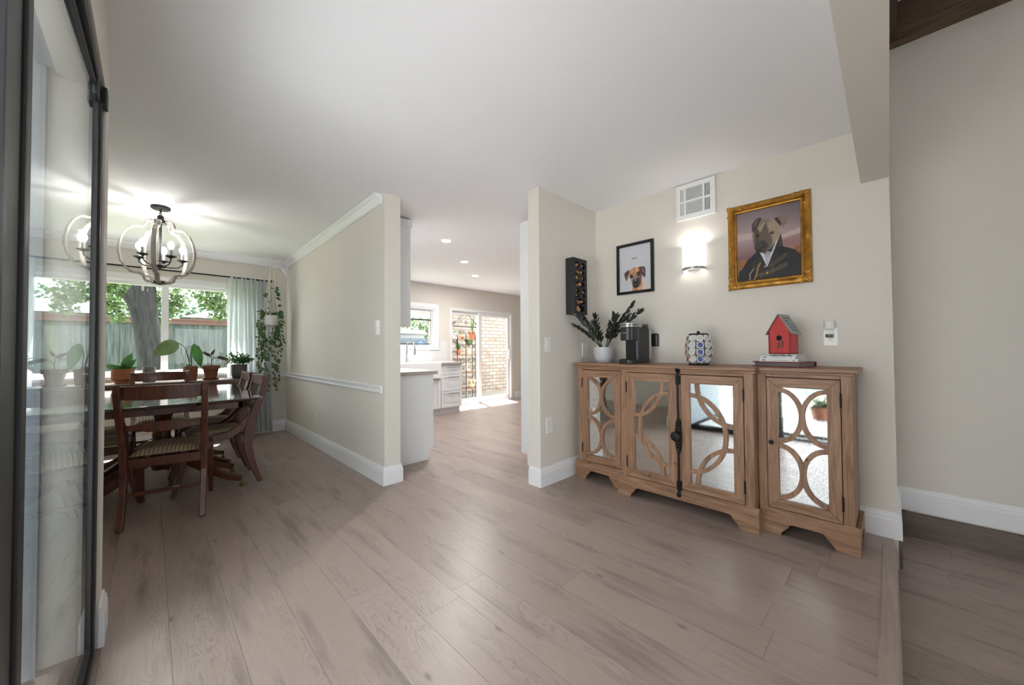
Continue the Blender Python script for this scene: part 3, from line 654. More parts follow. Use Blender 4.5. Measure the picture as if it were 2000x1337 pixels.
# single-serve coffee maker : front = -y local
cm = thing('coffee_maker', 'black single-serve coffee maker with silver lid on the sideboard', 'coffee maker', (2.80, 1.455, Z), -97)
MB_BLACK = mat('black_plastic', (0.014, 0.014, 0.016), 0.28); DKB = mat('dark_satin_plastic', (0.018, 0.019, 0.022), 0.35)
def rrect(x0, x1, y0, y1, r, n=5):
    return arc(x1-r, y1-r, r, r, 0, 90, n)+arc(x0+r, y1-r, r, r, 90, 180, n)+arc(x0+r, y0+r, r, r, 180, 270, n)+arc(x1-r, y0+r, r, r, 270, 360, n)
b = MB(); b.prism(rrect(-0.062, 0.062, -0.02, 0.15, 0.02), 0.02, 0.285, 'XY'); b.prism(rrect(-0.062, 0.062, -0.06, 0.15, 0.03), 0.29, 0.318, 'XY'); b.build('body', MB_BLACK, cm, bevel=0.004)
b = MB(); b.prism(rrect(-0.058, 0.058, -0.115, 0.03, 0.05, 8), 0.185, 0.292, 'XY'); b.build('brew_head', DKB, cm, bevel=0.004)
b = MB(); b.prism(rrect(-0.0625, 0.0625, -0.12, 0.085, 0.05, 8), 0.290, 0.325, 'XY'); b.prism(rrect(-0.05, 0.05, -0.09, 0.07, 0.04, 8), 0.325, 0.333, 'XY'); b.build('lid', mat('silver_lid', (0.42, 0.42, 0.43), 0.35, metal=0.9), cm, bevel=0.004)
b = MB(); b.prism(rrect(-0.0635, 0.0635, -0.121, 0.02, 0.05, 8), 0.306, 0.311, 'XY'); b.build('lid_seam', DKB, cm)
b = MB(); b.prism(rrect(-0.066, 0.066, -0.125, 0.16, 0.04, 8), 0.0, 0.032, 'XY'); b.build('base', DKB, cm, bevel=0.004)
b = MB(); b.box(-0.048, -0.105, 0.032, 0.048, -0.01, 0.036)
for i in range(9): b.box(-0.045, -0.1+i*0.01, 0.036, 0.045, -0.096+i*0.01, 0.039)
b.build('drip_tray', BLACK, cm)
b = MB(); b.prism(rrect(-0.060, 0.060, 0.152, 0.182, 0.012), 0.034, 0.285, 'XY'); b.build('water_tank', mat('grey_clear_tank', (0.36, 0.37, 0.37), 0.15), cm, bevel=0.003)
lettering('lettering', 'KEURIG', 0.0135, mat('silver_print', (0.5, 0.5, 0.5), 0.4), cm, (0.0, -0.1158, 0.245), (R(90), 0, 0))
ad = thing('plug_adapter', 'black plug adapter in a white wall plate behind coffee maker', 'adapter', (3.098, 1.39, 1.185), -90)
b = MB(); b.box(-0.028, -0.055, -0.055, 0.028, -0.006, 0.055); b.build('adapter_body', MB_BLACK, ad, bevel=0.01)
b = MB(); b.box(-0.035, -0.006, -0.062, 0.035, 0, 0.062); b.build('wall_plate', WHITE, ad, bevel=0.002)
# coffee pod carousel
cx, cy = 2.83, 0.962
ca = thing('pod_carousel', 'round black wire carousel holding coffee pods on the sideboard', 'rack', (cx, cy, Z))
b = MB(); b.lathe([(0.0, 0.218), (0.062, 0.218), (0.063, 0.222), (0.062, 0.226), (0.0, 0.226)], 28); b.build('top_plate', IRON, ca, smooth=True)
b = MB(); b.lathe([(0.0, 0), (0.066, 0), (0.067, 0.005), (0.06, 0.009), (0.0, 0.009)], 28); b.build('base_plate', IRON, ca, smooth=True)
b = MB(); b.lathe([(0.005, 0), (0.005, 0.226), (0.01, 0.23), (0.011, 0.237), (0.006, 0.243), (0, 0.244)], 12); b.build('post', IRON, ca, smooth=True)
rad = lambda z: 0.062+0.024*math.sin(math.pi*min(1, max(0, (z-0.01)/0.21)))
NC = 10; A0 = 206
for k in range(NC):
    b = MB()
    for da in (-18,):
        a = R(A0+360/NC*k+da); b.tube([(rad(z)*math.cos(a), rad(z)*math.sin(a), z) for z in np.linspace(0.006, 0.221, 10)], 0.0022, 6)
    for z in (0.038, 0.088, 0.138, 0.188):
        am = A0+360/NC*k
        b.tube([((rad(z)+0.004)*math.cos(R(am+q)), (rad(z)+0.004)*math.sin(R(am+q)), z-0.02*math.cos(R(q*6))) for q in np.linspace(-13, 13, 7)], 0.0016, 5)
    b.build('wire_column', IRON, ca, smooth=True)
podm = mat('pod_white', (0.66, 0.66, 0.68), 0.35)
lids = {'blue': mat('pod_lid_blue', (0.08, 0.11, 0.28), 0.35, var=0.5, vscale=60), 'brown': mat('pod_lid_brown', (0.33, 0.17, 0.09), 0.4, var=0.3, vscale=60), 'silver': mat('pod_lid_silver', (0.66, 0.66, 0.62), 0.25, metal=0.5), 'red': mat('pod_lid_red', (0.42, 0.07, 0.05), 0.4, var=0.3, vscale=60)}
podmesh = {}
CN = {0: 'in the carousel column of blue lids', 8: 'in the carousel column of brown lids', 9: 'in the carousel column between blue and brown lids', 1: 'in the carousel column just beside the blue lids', 2: 'in the carousel column turned to the birdhouse'}
rows = ['bottom', 'third', 'second', 'top']
for k in (8, 9, 0, 1, 2):
    a = R(A0+360/NC*k)
    for j, z in enumerate((0.042, 0.092, 0.142, 0.190)):
        col = 'blue' if k == 0 else 'brown' if k == 8 else 'silver'
        if k == 0 and j == 3: col = 'silver'
        if k == 8 and j == 0: col = 'red'
        pd = thing('coffee_pod', '%s-lidded coffee pod, %s row, %s' % (col, rows[j], CN[k]), 'coffee pod', (cx+(rad(z)+0.002)*math.cos(a), cy+(rad(z)+0.002)*math.sin(a), Z+z), 0, 'coffee pods in the carousel')
        pd.rotation_euler = (0, R(80), A0*math.pi/180+2*math.pi/NC*k)
        if col not in podmesh:
            b = MB(); b.lathe([(0.0, -0.034), (0.015, -0.032), (0.0195, 0.0), (0.0238, 0.0), (0.0238, 0.002), (0.019, 0.003)], 20); c = b.build('cup', podm, pd, smooth=True)
            b = MB(); b.lathe([(0.0, 0.0036), (0.0185, 0.0032), (0.0192, 0.0026)], 20, cap=False); l = b.build('lid', lids[col], pd, smooth=True); podmesh[col] = (c.data, l.data)
        else:
            for nm, me in zip(('cup', 'lid'), podmesh[col]):
                q = bpy.data.objects.new(nm, me); COL.objects.link(q); q.parent = pd
# stack of books
BK = [('red', 'dark red hardback book at the bottom of the stack', (0.17, 0.016, 0.022), (0.16, 0.14, 0.14), 0.265, 0.20, 0.034, -3), ('white', 'white-spined paperback book lying on the dark red book', (0.72, 0.71, 0.69), (0.5, 0.46, 0.4), 0.205, 0.17, 0.017, 2),
      ('white', 'thin white-spined paperback book third from the bottom of stack', (0.70, 0.71, 0.73), (0.5, 0.47, 0.42), 0.19, 0.165, 0.015, -2), ('grey', 'pale grey picture book on top of the stack, under birdhouse', (0.46, 0.49, 0.49), (0.5, 0.47, 0.42), 0.185, 0.16, 0.014, 3)]
bz = Z; bx, by = 2.855, 0.465
PAPERS = {}
for i, (cn, lab, c, pc, w, d, h, rot) in enumerate(BK):
    o = thing('book', lab, 'book', (bx, by, bz), -102+rot, 'books under the birdhouse')
    cm_ = mat('book_cover_%d' % i, c, 0.45)
    b = MB(); t = 0.006 if i == 0 else 0.0012; e = 0.006 if i == 0 else 0.0
    b.box(-w/2, -d/2, 0, w/2, d/2, t); b.box(-w/2, -d/2, h-t, w/2, d/2, h); b.box(-w/2, -d/2, t, w/2, -d/2+0.003, h-t) if i else b.box(-w/2, d/2-0.003, t, w/2, d/2, h-t)
    b.build('cover', cm_, o)
    b = MB(); b.box(-w/2+0.003+e, -d/2+0.0035+e, t, w/2-0.003-e, d/2-0.004-e, h-t); b.build('pages', mat('book_pages_%d' % i, pc, 0.8), o)
    if i in (1, 2):
        b = MB(); b.box(-w/2+0.012, -d/2-0.0003, h*0.3, -w/2+0.035, -d/2, h*0.75); b.box(w/2-0.025, -d/2-0.0003, h*0.3, w/2-0.018, -d/2, h*0.7); b.box(-w/2+0.06, -d/2-0.0003, h*0.42, w/2-0.05, -d/2, h*0.56)
        b.build('spine_print', mat('spine_print_%d' % i, (0.22, 0.23, 0.27), 0.6), o)
    if i == 3:
        b = MB()
        for x, r in ((-0.02, 0.03), (0.02, 0.022), (0.055, 0.018)): b.prism([(x-r, 0.001), (x+r, 0.001), (x+r*0.7, h*0.6), (x, h*0.9), (x-r*0.7, h*0.55)], -d/2-0.0004, -d/2)
        b.build('spine_print', mat('spine_picture', (0.13, 0.16, 0.15), 0.6, var=0.6, vscale=90), o)
    bz += h
# birdhouse
bh = thing('birdhouse', 'red wooden birdhouse with grey metal roof standing on the books', 'birdhouse', (2.845, 0.465, bz), -107)
RED = mat('red_paint', (0.50, 0.045, 0.045), 0.5, var=0.12, stretch=(6, 6, 1))
hw, hd, hh, ph = 0.062, 0.043, 0.14, 0.247
hole = arc(0, 0.10, 0.017, 0.017, -90, 270, 24)[:-1]
b = MB()
out = []
house = [(-hw, 0), (hw, 0), (hw, hh), (0, ph), (-hw, hh)]
for i, (x, z) in enumerate(hole):                               # project hole points onto the outline to make a ring of faces
    dx, dz = x, z-0.10; best = None
    for q in range(5):
        (ax, az), (bx_, bz_) = house[q], house[(q+1) % 5]
        den = dx*(bz_-az)-dz*(bx_-ax)
        if abs(den) < 1e-9: continue
        t = (ax*(bz_-az)-(az-0.10)*(bx_-ax))/den; 
        if t > 0 and (best is None or t < best[0]): best = (t, (dx*t, 0.10+dz*t))
    out.append(best[1])
b.loop_prism(out, hole, -hd, -hd+0.008, 'XZ')
b.prism(house, hd-0.008, hd); b.box(-hw, -hd, 0, hw, hd, 0.008); b.box(-hw, -hd, 0, -hw+0.008, hd, hh); b.box(hw-0.008, -hd, 0, hw, hd, hh)
b.build('house', RED, bh)
b = MB(); b.box(-0.03, -hd+0.02, 0.06, 0.03, -hd+0.024, 0.14); b.build('hole_shade', BLACK, bh)  # black sheet standing in for the darkness inside the hole
GREYM = mat('grey_plate_metal', (0.30, 0.31, 0.30), 0.5, metal=0.3, var=0.15, vscale=30)
b = MB(); sl = math.atan2(ph-hh, hw); L = math.hypot(hw, ph-hh)+0.022
for s in (-1, 1):
    n = Vector((s*math.sin(sl), 0, math.cos(sl))); d = Vector((s*math.cos(sl), 0, -math.sin(sl))); p = Vector((0, 0, ph+0.001))
    q = [p, p+d*L]; v = [(u+n*t)+Vector((0, y, 0)) for y in (-hd-0.012, hd+0.02) for u in q for t in (0, 0.0025)]
    b.add(v, [(0,1,3,2),(4,6,7,5),(0,4,5,1),(2,3,7,6),(1,5,7,3),(0,2,6,4)])
rf = b.build('roof', GREYM, bh)
b = MB(); random.seed(2); n = Vector((math.sin(sl), 0, math.cos(sl))); d = Vector((math.cos(sl), 0, -math.sin(sl)))
for i in range(5):
    for j in range(2):
        if (i, j) in ((1, 1),): continue
        p = Vector((0, -hd+0.022+j*0.038, ph+0.001))+d*(0.022+i*0.022)+n*0.0028
        for y0, y1, t0, t1 in ((0, 0.022, 0, 0.004), (0, 0.022, 0.009, 0.013), (0, 0.005, 0, 0.013), (0.017, 0.022, 0.004 if (i+j) % 2 else 0.0, 0.013)):
            b.add([p+Vector((0, y, 0))+d*t for y in (y0, y1) for t in (t0, t1)], [(0, 1, 3, 2)])
b.build('roof_print', mat('dark_print', (0.03, 0.035, 0.035), 0.5), rf)
b = MB(); yb_ = -hd-0.008
b.box(-0.006, yb_, 0.045, -0.001, -hd, 0.078); b.box(0.017, yb_, 0.048, 0.022, -hd, 0.080); b.prism([(-0.006, 0.07), (0.022, 0.073), (0.022, 0.083), (-0.006, 0.08)], yb_, -hd)
b.ball((-0.008, yb_+0.004, 0.044), 0.009, 12, (1, 0.5, 0.8)); b.ball((0.013, yb_+0.004, 0.047), 0.009, 12, (1, 0.5, 0.8))
b.build('note_ornament', mat('bronze_note', (0.20, 0.13, 0.09), 0.45, metal=0.5), bh, smooth=True)
# ---------------------------------------------------------------- things on the sideboard wall
XW = 3.099
def poly_mask(U, V, pts):
    ins = np.zeros(U.shape, bool); n = len(pts)
    for i in range(n):
        (x0, y0), (x1, y1) = pts[i], pts[(i+1) % n]
        if y0 == y1: continue
        c = ((V < y0) != (V < y1)); ins ^= c & (U < x0+(V-y0)*(x1-x0)/(y1-y0))
    return ins.astype(float)
def blur(a, k):
    for _ in range(k):
        p = np.pad(a, 1, mode='edge'); a = (p[1:-1, 1:-1]*2+p[:-2, 1:-1]+p[2:, 1:-1]+p[1:-1, :-2]+p[1:-1, 2:])/6
    return a
def painting(name, w, h, n, base, layers, m, parent, loc, seed=0):
    # flat picture: a fine grid whose colours are the paint itself; u right, v down
    ny = int(n*h/w); U, V = np.meshgrid((np.arange(n)+.5)/n, (np.arange(ny)+.5)/ny)
    rng = np.random.RandomState(seed); img = base(U, V)
    noise = blur(rng.rand(ny, n), 1)-0.5
    for shp, col, soft, tex in layers:
        if shp[0] == 'p': a = poly_mask(U, V, shp[1])
        else:
            _, cu, cv, ru, rv, an = shp; c, s = math.cos(R(an)), math.sin(R(an)); du, dv = U-cu, V-cv
            a = ((((du*c+dv*s)/ru)**2+((-du*s+dv*c)/rv)**2) < 1).astype(float)
        a = blur(a, soft)[..., None]; cc = np.array(col, float)[None, None]*(1+tex*noise[..., None]*2)
        img = img*(1-a)+cc*a
    lin = np.where(img/255 <= 0.04045, img/255/12.92, ((np.clip(img, 0, 255)/255+0.055)/1.055)**2.4)
    me = bpy.data.meshes.new(name); xs = np.linspace(-w/2, w/2, n+1); zs = np.linspace(h/2, -h/2, ny+1)
    X, Zg = np.meshgrid(xs, zs); vs = np.stack([X.ravel(), np.zeros(X.size), Zg.ravel()], 1)
    i, j = np.meshgrid(np.arange(n), np.arange(ny)); a = (j*(n+1)+i).ravel()
    fs = np.stack([a, a+n+1, a+n+2, a+1], 1)
    me.from_pydata(vs.tolist(), [], fs.tolist())
    ca_ = me.color_attributes.new('paint', 'FLOAT_COLOR', 'CORNER')
    c4 = np.concatenate([lin.reshape(-1, 3), np.ones((n*ny, 1))], 1); ca_.data.foreach_set('color', np.repeat(c4, 4, axis=0).ravel())
    me.materials.append(m); o = bpy.data.objects.new(name, me); COL.objects.link(o); o.parent = parent; o.location = loc
    return o
PAINT = vcolmat('picture_paint', 0.55)
# dog portrait in gilded frame
pw, ph_ = 0.487, 0.612
gp = thing('framed_picture', 'ornate gold-framed portrait of a dog in a dark military coat', 'picture', (XW, 0.583, 1.847), -90, 'dog pictures on the wall')
GOLD = mat('gilded_wood', (0.40, 0.20, 0.035), 0.38, metal=0.75, bump=0.35, bscale=45, var=0.35, vscale=25)
fprof = [(0.0, 0.0), (0.0, 0.018), (0.008, 0.030), (0.022, 0.034), (0.034, 0.026), (0.040, 0.018), (0.048, 0.021), (0.054, 0.019), (0.058, 0.010), (0.058, 0.0)]
b = MB(); k = len(fprof); ring = []
for sx, sz in ((-1, -1), (1, -1), (1, 1), (-1, 1)):
    ring.append([(sx*(pw/2-a), -t, sz*(ph_/2-a)) for a, t in fprof])
for i in range(4):
    j = (i+1) % 4; b.add(ring[i]+ring[j], [(q, q+1, k+q+1, k+q) for q in range(k-1)])
gf = b.build('frame', GOLD, gp)
random.seed(3); b = MB()
for sx in (-1, 1):
    for sz in (-1, 1):
        b.pid = 100+sx*3+sz
        for q in range(34):
            t = random.random()*0.095; e = random.uniform(0.004, 0.034); s = random.choice((0, 1)); dx, dz = (t, e) if s else (e, t)
            b.ball((sx*(pw/2-dx), -0.03, sz*(ph_/2-dz)), random.uniform(0.005, 0.010), 8, (1.3 if s else .8, .55, .8 if s else 1.3))
for px_, pz_, hor in ((0, ph_/2-.016, 1), (0, -ph_/2+.016, 1), (-pw/2+.016, 0, 0), (pw/2-.016, 0, 0)):
    b.pid = 200+px_*7+pz_
    for q in range(-4, 5):
        b.ball((px_+(q*0.009 if hor else 0), -0.032, pz_+(0 if hor else q*0.009)), 0.010-abs(q)*0.0012, 8, (1, .6, 1))
b.split('corner_ornament', GOLD, gf, smooth=True)
def bg1(U, V):
    top = np.array([118, 104, 110.]); mid = np.array([172, 150, 152.]); low = np.array([126, 92, 94.])
    t = np.clip(V/0.35, 0, 1)[..., None]; s = np.clip((V-0.40)/0.25, 0, 1)[..., None]; im = top*(1-t)+mid*t; im = im*(1-s)+low*s
    d = np.clip((U-0.55)*1.1*(1-V*1.3), 0, 1)[..., None]; return im*(1-d*0.45)
E_, P_ = lambda *a: ('e', *(list(a)+[0]*(6-1-len(a)))), lambda *p: ('p', list(p))
L1 = [(P_((0, .30), (.3, .33), (.3, .40), (0, .40)), (186, 165, 165), 10, 0), (P_((.72, .42), (1, .36), (1, .44), (.72, .47)), (190, 165, 160), 8, 0), (P_((.70, .50), (1, .50), (1, .66), (.7, .62)), (150, 108, 108), 6, 0),
      (E_(.10, .76, .085, .075), (150, 95, 45), 2, .5), (E_(.95, .665, .07, .06), (140, 92, 50), 2, .5),
      (P_((.0, 1), (.03, .86), (.10, .80), (.175, .70), (.33, .60), (.40, .58), (.49, .83), (.68, .46), (.705, .40), (.74, .585), (.90, .645), (1, .73), (1, 1)), (22, 21, 24), 1, .5),
      (P_((.36, .585), (.49, .84), (.68, .45), (.655, .43), (.55, .62), (.45, .64)), (200, 198, 205), 1, .1), (P_((.45, .64), (.49, .82), (.545, .66)), (170, 168, 178), 2, .2),
      (P_((.40, .60), (.47, .665), (.56, .63), (.62, .52), (.60, .48), (.46, .58)), (20, 20, 24), 1, .1), (E_(.50, .645, .045, .028), (150, 150, 160), 1, .2),
      (P_((.52, .80), (.80, .66), (.80, .72), (.53, .87)), (62, 55, 42), 3, .9), (P_((.35, .92), (.80, .80), (.80, .87), (.36, .98)), (70, 60, 44), 3, .9), (P_((.22, .78), (.40, .66), (.44, .75), (.30, .86)), (40, 36, 32), 3, .8), (P_((.68, .50), (.70, .43), (.73, .58), (.68, .58)), (66, 56, 44), 2, .9),
      (E_(.455, .375, .195, .235, -8), (132, 113, 98), 3, .12), (E_(.57, .36, .13, .17, 10), (158, 138, 120), 9, .1), (E_(.43, .47, .15, .15), (98, 83, 74), 8, .12), (P_((.29, .30), (.36, .28), (.37, .50), (.33, .52)), (70, 60, 56), 5, .1),
      (P_((.43, .22), (.48, .20), (.53, .33), (.46, .40), (.42, .34)), (92, 80, 72), 6, .1), (P_((.36, .27), (.46, .19), (.47, .22), (.39, .32)), (160, 142, 126), 5, .1),
      (P_((.255, .30), (.26, .20), (.31, .135), (.38, .115), (.42, .14), (.36, .22), (.32, .30)), (58, 50, 47), 4, .15), (P_((.30, .16), (.37, .13), (.34, .20), (.29, .27)), (96, 82, 74), 5, .1), (P_((.61, .175), (.68, .155), (.78, .14), (.83, .18), (.81, .26), (.76, .29), (.77, .36), (.73, .29), (.68, .23)), (128, 110, 98), 2, .1), (P_((.61, .175), (.66, .165), (.72, .26), (.71, .30)), (46, 40, 38), 4, .1),
      (E_(.40, .535, .105, .085, -10), (58, 50, 48), 4, .1), (E_(.42, .525, .038, .028), (25, 23, 25), 1, 0), (E_(.405, .52, .02, .01), (110, 104, 108), 2, 0), (E_(.37, .58, .05, .02, -15), (24, 22, 24), 2, 0),
      (E_(.575, .365, .035, .022), (60, 52, 46), 2, 0), (E_(.57, .365, .016, .012), (22, 20, 20), 1, 0), (E_(.578, .360, .004, .004), (220, 220, 220), 0, 0), (E_(.35, .375, .03, .022), (38, 33, 32), 2, 0),
      (E_(.455, .825, .016, .012), (205, 175, 120), 1, .2), (E_(.49, .92, .016, .012), (205, 175, 120), 1, .2), (P_((.36, .77), (.40, .76), (.36, .83), (.33, .95), (.28, 1), (.27, .99), (.31, .90), (.33, .82)), (160, 118, 58), 2, .3), (P_((.20, 1), (.20, .90), (.28, .82), (.29, .83), (.22, .91), (.22, 1)), (150, 140, 125), 1, .1)]
b = MB(); b.box(-pw/2+.054, -0.008, -ph_/2+.054, pw/2-.054, -0.001, ph_/2-.054); b.build('backing', BLACK, gp)
painting('canvas', pw-0.112, ph_-0.112, 190, bg1, L1, PAINT, gp, (0, -0.0095, 0), 1)
# dog print in black frame
qw, qh = 0.35, 0.456
bp_ = thing('framed_picture', 'black-framed print of a tan puppy with dark muzzle on white', 'picture', (XW, 1.575, 1.832), -90, 'dog pictures on the wall')
b = MB(); b.loop_prism([(-qw/2, -qh/2), (qw/2, -qh/2), (qw/2, qh/2), (-qw/2, qh/2)], [(-qw/2+.025, -qh/2+.025), (qw/2-.025, -qh/2+.025), (qw/2-.025, qh/2-.025), (-qw/2+.025, qh/2-.025)], -0.024, 0)
b.build('frame', mat('gloss_black', (0.010, 0.010, 0.010), 0.2), bp_, bevel=0.002)
def bg2(U, V): return np.ones(U.shape+(1,))*np.array([206, 207, 214.]) - (V[..., None]*6)
L2 = [(P_((.36, 1), (.38, .93), (.44, .88), (.60, .72), (.70, .76), (.80, .83), (.86, .92), (.89, 1)), (224, 196, 178), 2, .1), (P_((.40, 1), (.42, .88), (.60, .88), (.60, 1)), (190, 132, 92), 3, .15), (P_((.62, 1), (.68, .78), (.74, .86), (.72, 1)), (196, 160, 142), 4, .1),
      (P_((.30, .62), (.34, .54), (.42, .49), (.52, .475), (.62, .50), (.68, .56), (.71, .66), (.70, .80), (.66, .92), (.58, .95), (.46, .93), (.40, .86), (.36, .74)), (196, 142, 106), 2, .12), (P_((.62, .52), (.68, .57), (.71, .68), (.69, .84), (.63, .93), (.61, .75)), (120, 88, 78), 4, .1),
      (P_((.42, .5), (.50, .48), (.60, .50), (.62, .56), (.52, .58), (.40, .58)), (214, 164, 128), 5, .1), (P_((.45, .50), (.50, .49), (.48, .60), (.45, .62)), (180, 110, 60), 3, .1),
      (P_((.145, .60), (.20, .555), (.325, .515), (.31, .60), (.27, .67), (.25, .735), (.215, .76), (.18, .70)), (92, 66, 62), 2, .15), (P_((.20, .66), (.26, .63), (.26, .70), (.22, .75)), (130, 98, 92), 4, .1), (P_((.60, .50), (.66, .485), (.80, .50), (.825, .58), (.82, .70), (.79, .735), (.70, .66), (.66, .58)), (88, 62, 60), 2, .15), (P_((.69, .52), (.78, .54), (.79, .62), (.74, .62)), (134, 104, 100), 4, .1),
      (P_((.31, .68), (.36, .63), (.42, .62), (.44, .70), (.38, .72)), (62, 44, 40), 3, .1), (P_((.54, .61), (.60, .585), (.66, .60), (.66, .66), (.58, .69)), (58, 42, 38), 3, .1), (E_(.40, .665, .028, .020), (18, 15, 16), 1, 0), (E_(.60, .635, .028, .020), (18, 15, 16), 1, 0), (E_(.406, .659, .006, .005), (220, 220, 230), 0, 0), (E_(.606, .629, .006, .005), (220, 220, 230), 0, 0),
      (P_((.44, .72), (.52, .70), (.62, .72), (.65, .82), (.60, .92), (.50, .94), (.42, .90), (.41, .80)), (66, 58, 64), 3, .1), (P_((.47, .66), (.54, .65), (.57, .73), (.50, .76), (.45, .74)), (150, 122, 128), 4, .1), (P_((.46, .77), (.58, .76), (.57, .83), (.52, .86), (.47, .83)), (30, 30, 38), 1, .1), (E_(.51, .775, .035, .012), (140, 142, 165), 2, 0), (P_((.44, .90), (.52, .89), (.62, .88), (.58, .93), (.48, .94)), (34, 28, 30), 2, 0)]
painting('print', qw-0.05, qh-0.05, 150, bg2, L2, PAINT, bp_, (0, -0.008, 0), 2)
lettering('lettering', 'REMI', 0.022, BLACK, bp_, (-0.008, -0.0085, 0.088), (R(90), 0, 0))
# air vent
vt = thing('air_vent', 'white louvred air vent at the ceiling above the wall light', 'air vent', (XW, 1.055, 2.294), -90)
vw, vh = 0.292, 0.286
b = MB(); t = 0.008; y0, y1 = -0.02, -0.009
def vb(x0, x1, z0, z1): b.box(x0, y0, z0, x1, y1, z1)
xs = [(-0.112, -0.087), (-0.070, 0.055), (0.072, 0.108)]; zs = [(-0.105, -0.008), (0.008, 0.105)]
y1 = -0.001
vb(-vw/2, vw/2, 0.105, vh/2); vb(-vw/2, vw/2, -vh/2, -0.105); vb(-vw/2, -0.112, -0.105, 0.105); vb(0.108, vw/2, -0.105, 0.105)
vb(-0.087, -0.070, -0.105, 0.105); vb(0.055, 0.072, -0.105, 0.105)
for x0, x1 in xs: vb(x0, x1, -0.008, 0.008)
b.build('faceplate', TRIM, vt)
b = MB(); b.box(-0.111, -0.0035, -0.104, 0.107, -0.002, 0.104); b.build('duct_shade', BLACK, vt)  # black sheet standing in for the shade behind the louvres
b = MB()
for z0, z1 in zs:
    for i in range(9):
        z = z0+(z1-z0)*(i+0.5)/9
        b.add([(x, y, z+dz) for x in (-0.070, 0.055) for y, dz in ((-0.018, 0.0028), (-0.010, -0.0022), (-0.011, -0.0034), (-0.019, 0.0016))], [(0,1,5,4),(1,2,6,5),(2,3,7,6),(3,0,4,7)])
    for x0, x1, nn in ((-0.112, -0.087, 4), (0.072, 0.108, 4)):
        for i in range(nn-1):
            x = x0+(x1-x0)*(i+1)/nn; b.box(x-0.0022, -0.017, z0, x+0.0022, -0.012, z1)
b.build('louvres', TRIM, vt)
b = MB()
for z in (-0.045, 0.05): b.box(0.118, -0.026, z-0.003, 0.126, -0.02, z+0.014)
b.build('damper_lever', TRIM, vt)
# wall sconce
sc = thing('wall_sconce', 'glowing half-round white glass wall sconce with steel band', 'wall light', (XW, 1.073, 1.73), -90)
SHADE = mat('sconce_glass', (0.9, 0.9, 0.88), 0.4, emit=((1, 0.97, 0.93), 0.75))
def half(r0, r1, z0, z1, n=24):
    b = MB(); o = arc(0, 0, r0, r0*1.15, 180, 360, n); i = arc(0, 0, r1, r1*1.15, 180, 360, n); b.loop_prism(o, i, z0, z1, 'XY', closed=False); return b
half(0.086, 0.081, 0.012, 0.205).build('shade', SHADE, sc, smooth=True)
half(0.089, 0.084, -0.002, 0.020).build('steel_band', CHROME, sc, smooth=True)
b = MB(); b.box(-0.06, -0.012, 0.02, 0.06, 0, 0.18); b.build('backplate', WHITE, sc)
b = MB(); b.prism(arc(0, 0, 0.05, 0.055, 180, 360, 20), 0.004, 0.008, 'XY'); b.build('bulb_holder', CHROME, sc)
for i, (z, e) in enumerate(((0.175, 0.6), (0.02, 0.13))):
    ld = bpy.data.lights.new('sconce_bulb', 'POINT'); ld.energy = e; ld.shadow_soft_size = 0.025; ld.color = (1, 0.96, 0.90)
    lo = bpy.data.objects.new('sconce_bulb', ld); COL.objects.link(lo); lo.parent = sc; lo.location = (0, -0.055, z)
# outlets and switches
def plate(name, label, cat, loc, rz, kind, w=0.072, h=0.118):
    o = thing(name, label, cat, loc, rz)
    b = MB(); b.box(-w/2, -0.006, -h/2, w/2, 0, h/2); b.build('cover_plate', WHITE, o, bevel=0.003)
    if kind == 'switch':
        b = MB(); b.prism([(-0.006, -0.034), (-0.010, 0.0), (-0.013, 0.034), (-0.004, 0.034), (-0.004, -0.034)], -0.016, 0.016, 'YZ'); b.build('rocker', WHITE, o, bevel=0.001)
    elif kind == 'toggle':
        b = MB(); b.box(-0.004, -0.018, -0.004, 0.004, -0.006, 0.014); b.build('toggle', WHITE, o, bevel=0.001)
    else:
        for z in (-0.02, 0.02) if kind == 'outlet' else (-0.02,):
            b = MB(); b.prism(arc(0, z, 0.017, 0.014, 0, 360, 20)[:-1], -0.0075, -0.006); s = b.build('socket', WHITE, o)
            b = MB(); b.box(-0.008, -0.0085, z+0.0, -0.006, -0.0072, z+0.008); b.box(0.005, -0.0085, z+0.0, 0.007, -0.0072, z+0.008); b.box(-0.002, -0.0085, z-0.009, 0.002, -0.0072, z-0.005); b.build('slots', BLACK, s)
    return o
plate('power_outlet', 'white power outlet with a plug-in air freshener, past the birdhouse', 'outlet', (XW, 0.258, 1.180), -90, 'single')
nl = thing('night_light', 'plug-in air freshener with clear glass bottle in outlet', 'air freshener', (XW-0.0075, 0.262, 1.225), -90)
b = MB(); b.prism(rrect(-0.025, 0.025, -0.045, 0, 0.014), 0.0, 0.055, 'XY'); b.build('warmer', mat('pearl_plastic', (0.62, 0.60, 0.57), 0.35), nl, bevel=0.003)
b = MB(); b.lathe([(0.018, 0.0), (0.019, -0.02), (0.021, -0.045), (0.018, -0.052), (0.0, -0.052)], 18, (0, -0.024, 0), cap=False); b.build('bottle', GLASS, nl, smooth=True)
b = MB(); b.lathe([(0.0, -0.030), (0.0185, -0.030), (0.019, -0.045), (0.016, -0.050), (0.0, -0.050)], 18, (0, -0.024, 0)); b.build('oil', mat('brown_oil', (0.17, 0.10, 0.06), 0.3), nl, smooth=True)
YP = 1.984
plate('light_switch', 'white rocker light switch on the short wall beside wooden wall art', 'switch', (2.36, YP, 1.152), 0, 'switch', 0.075, 0.12)
plate('power_outlet', 'white power outlet low on the short wall below the light switch', 'outlet', (2.37, YP, 0.485), 0, 'outlet', 0.078, 0.13)
plate('power_outlet', 'white power outlet just above the sideboard by the plant pot', 'outlet', (2.895, YP, 1.105), 0, 'outlet', 0.09, 0.128)
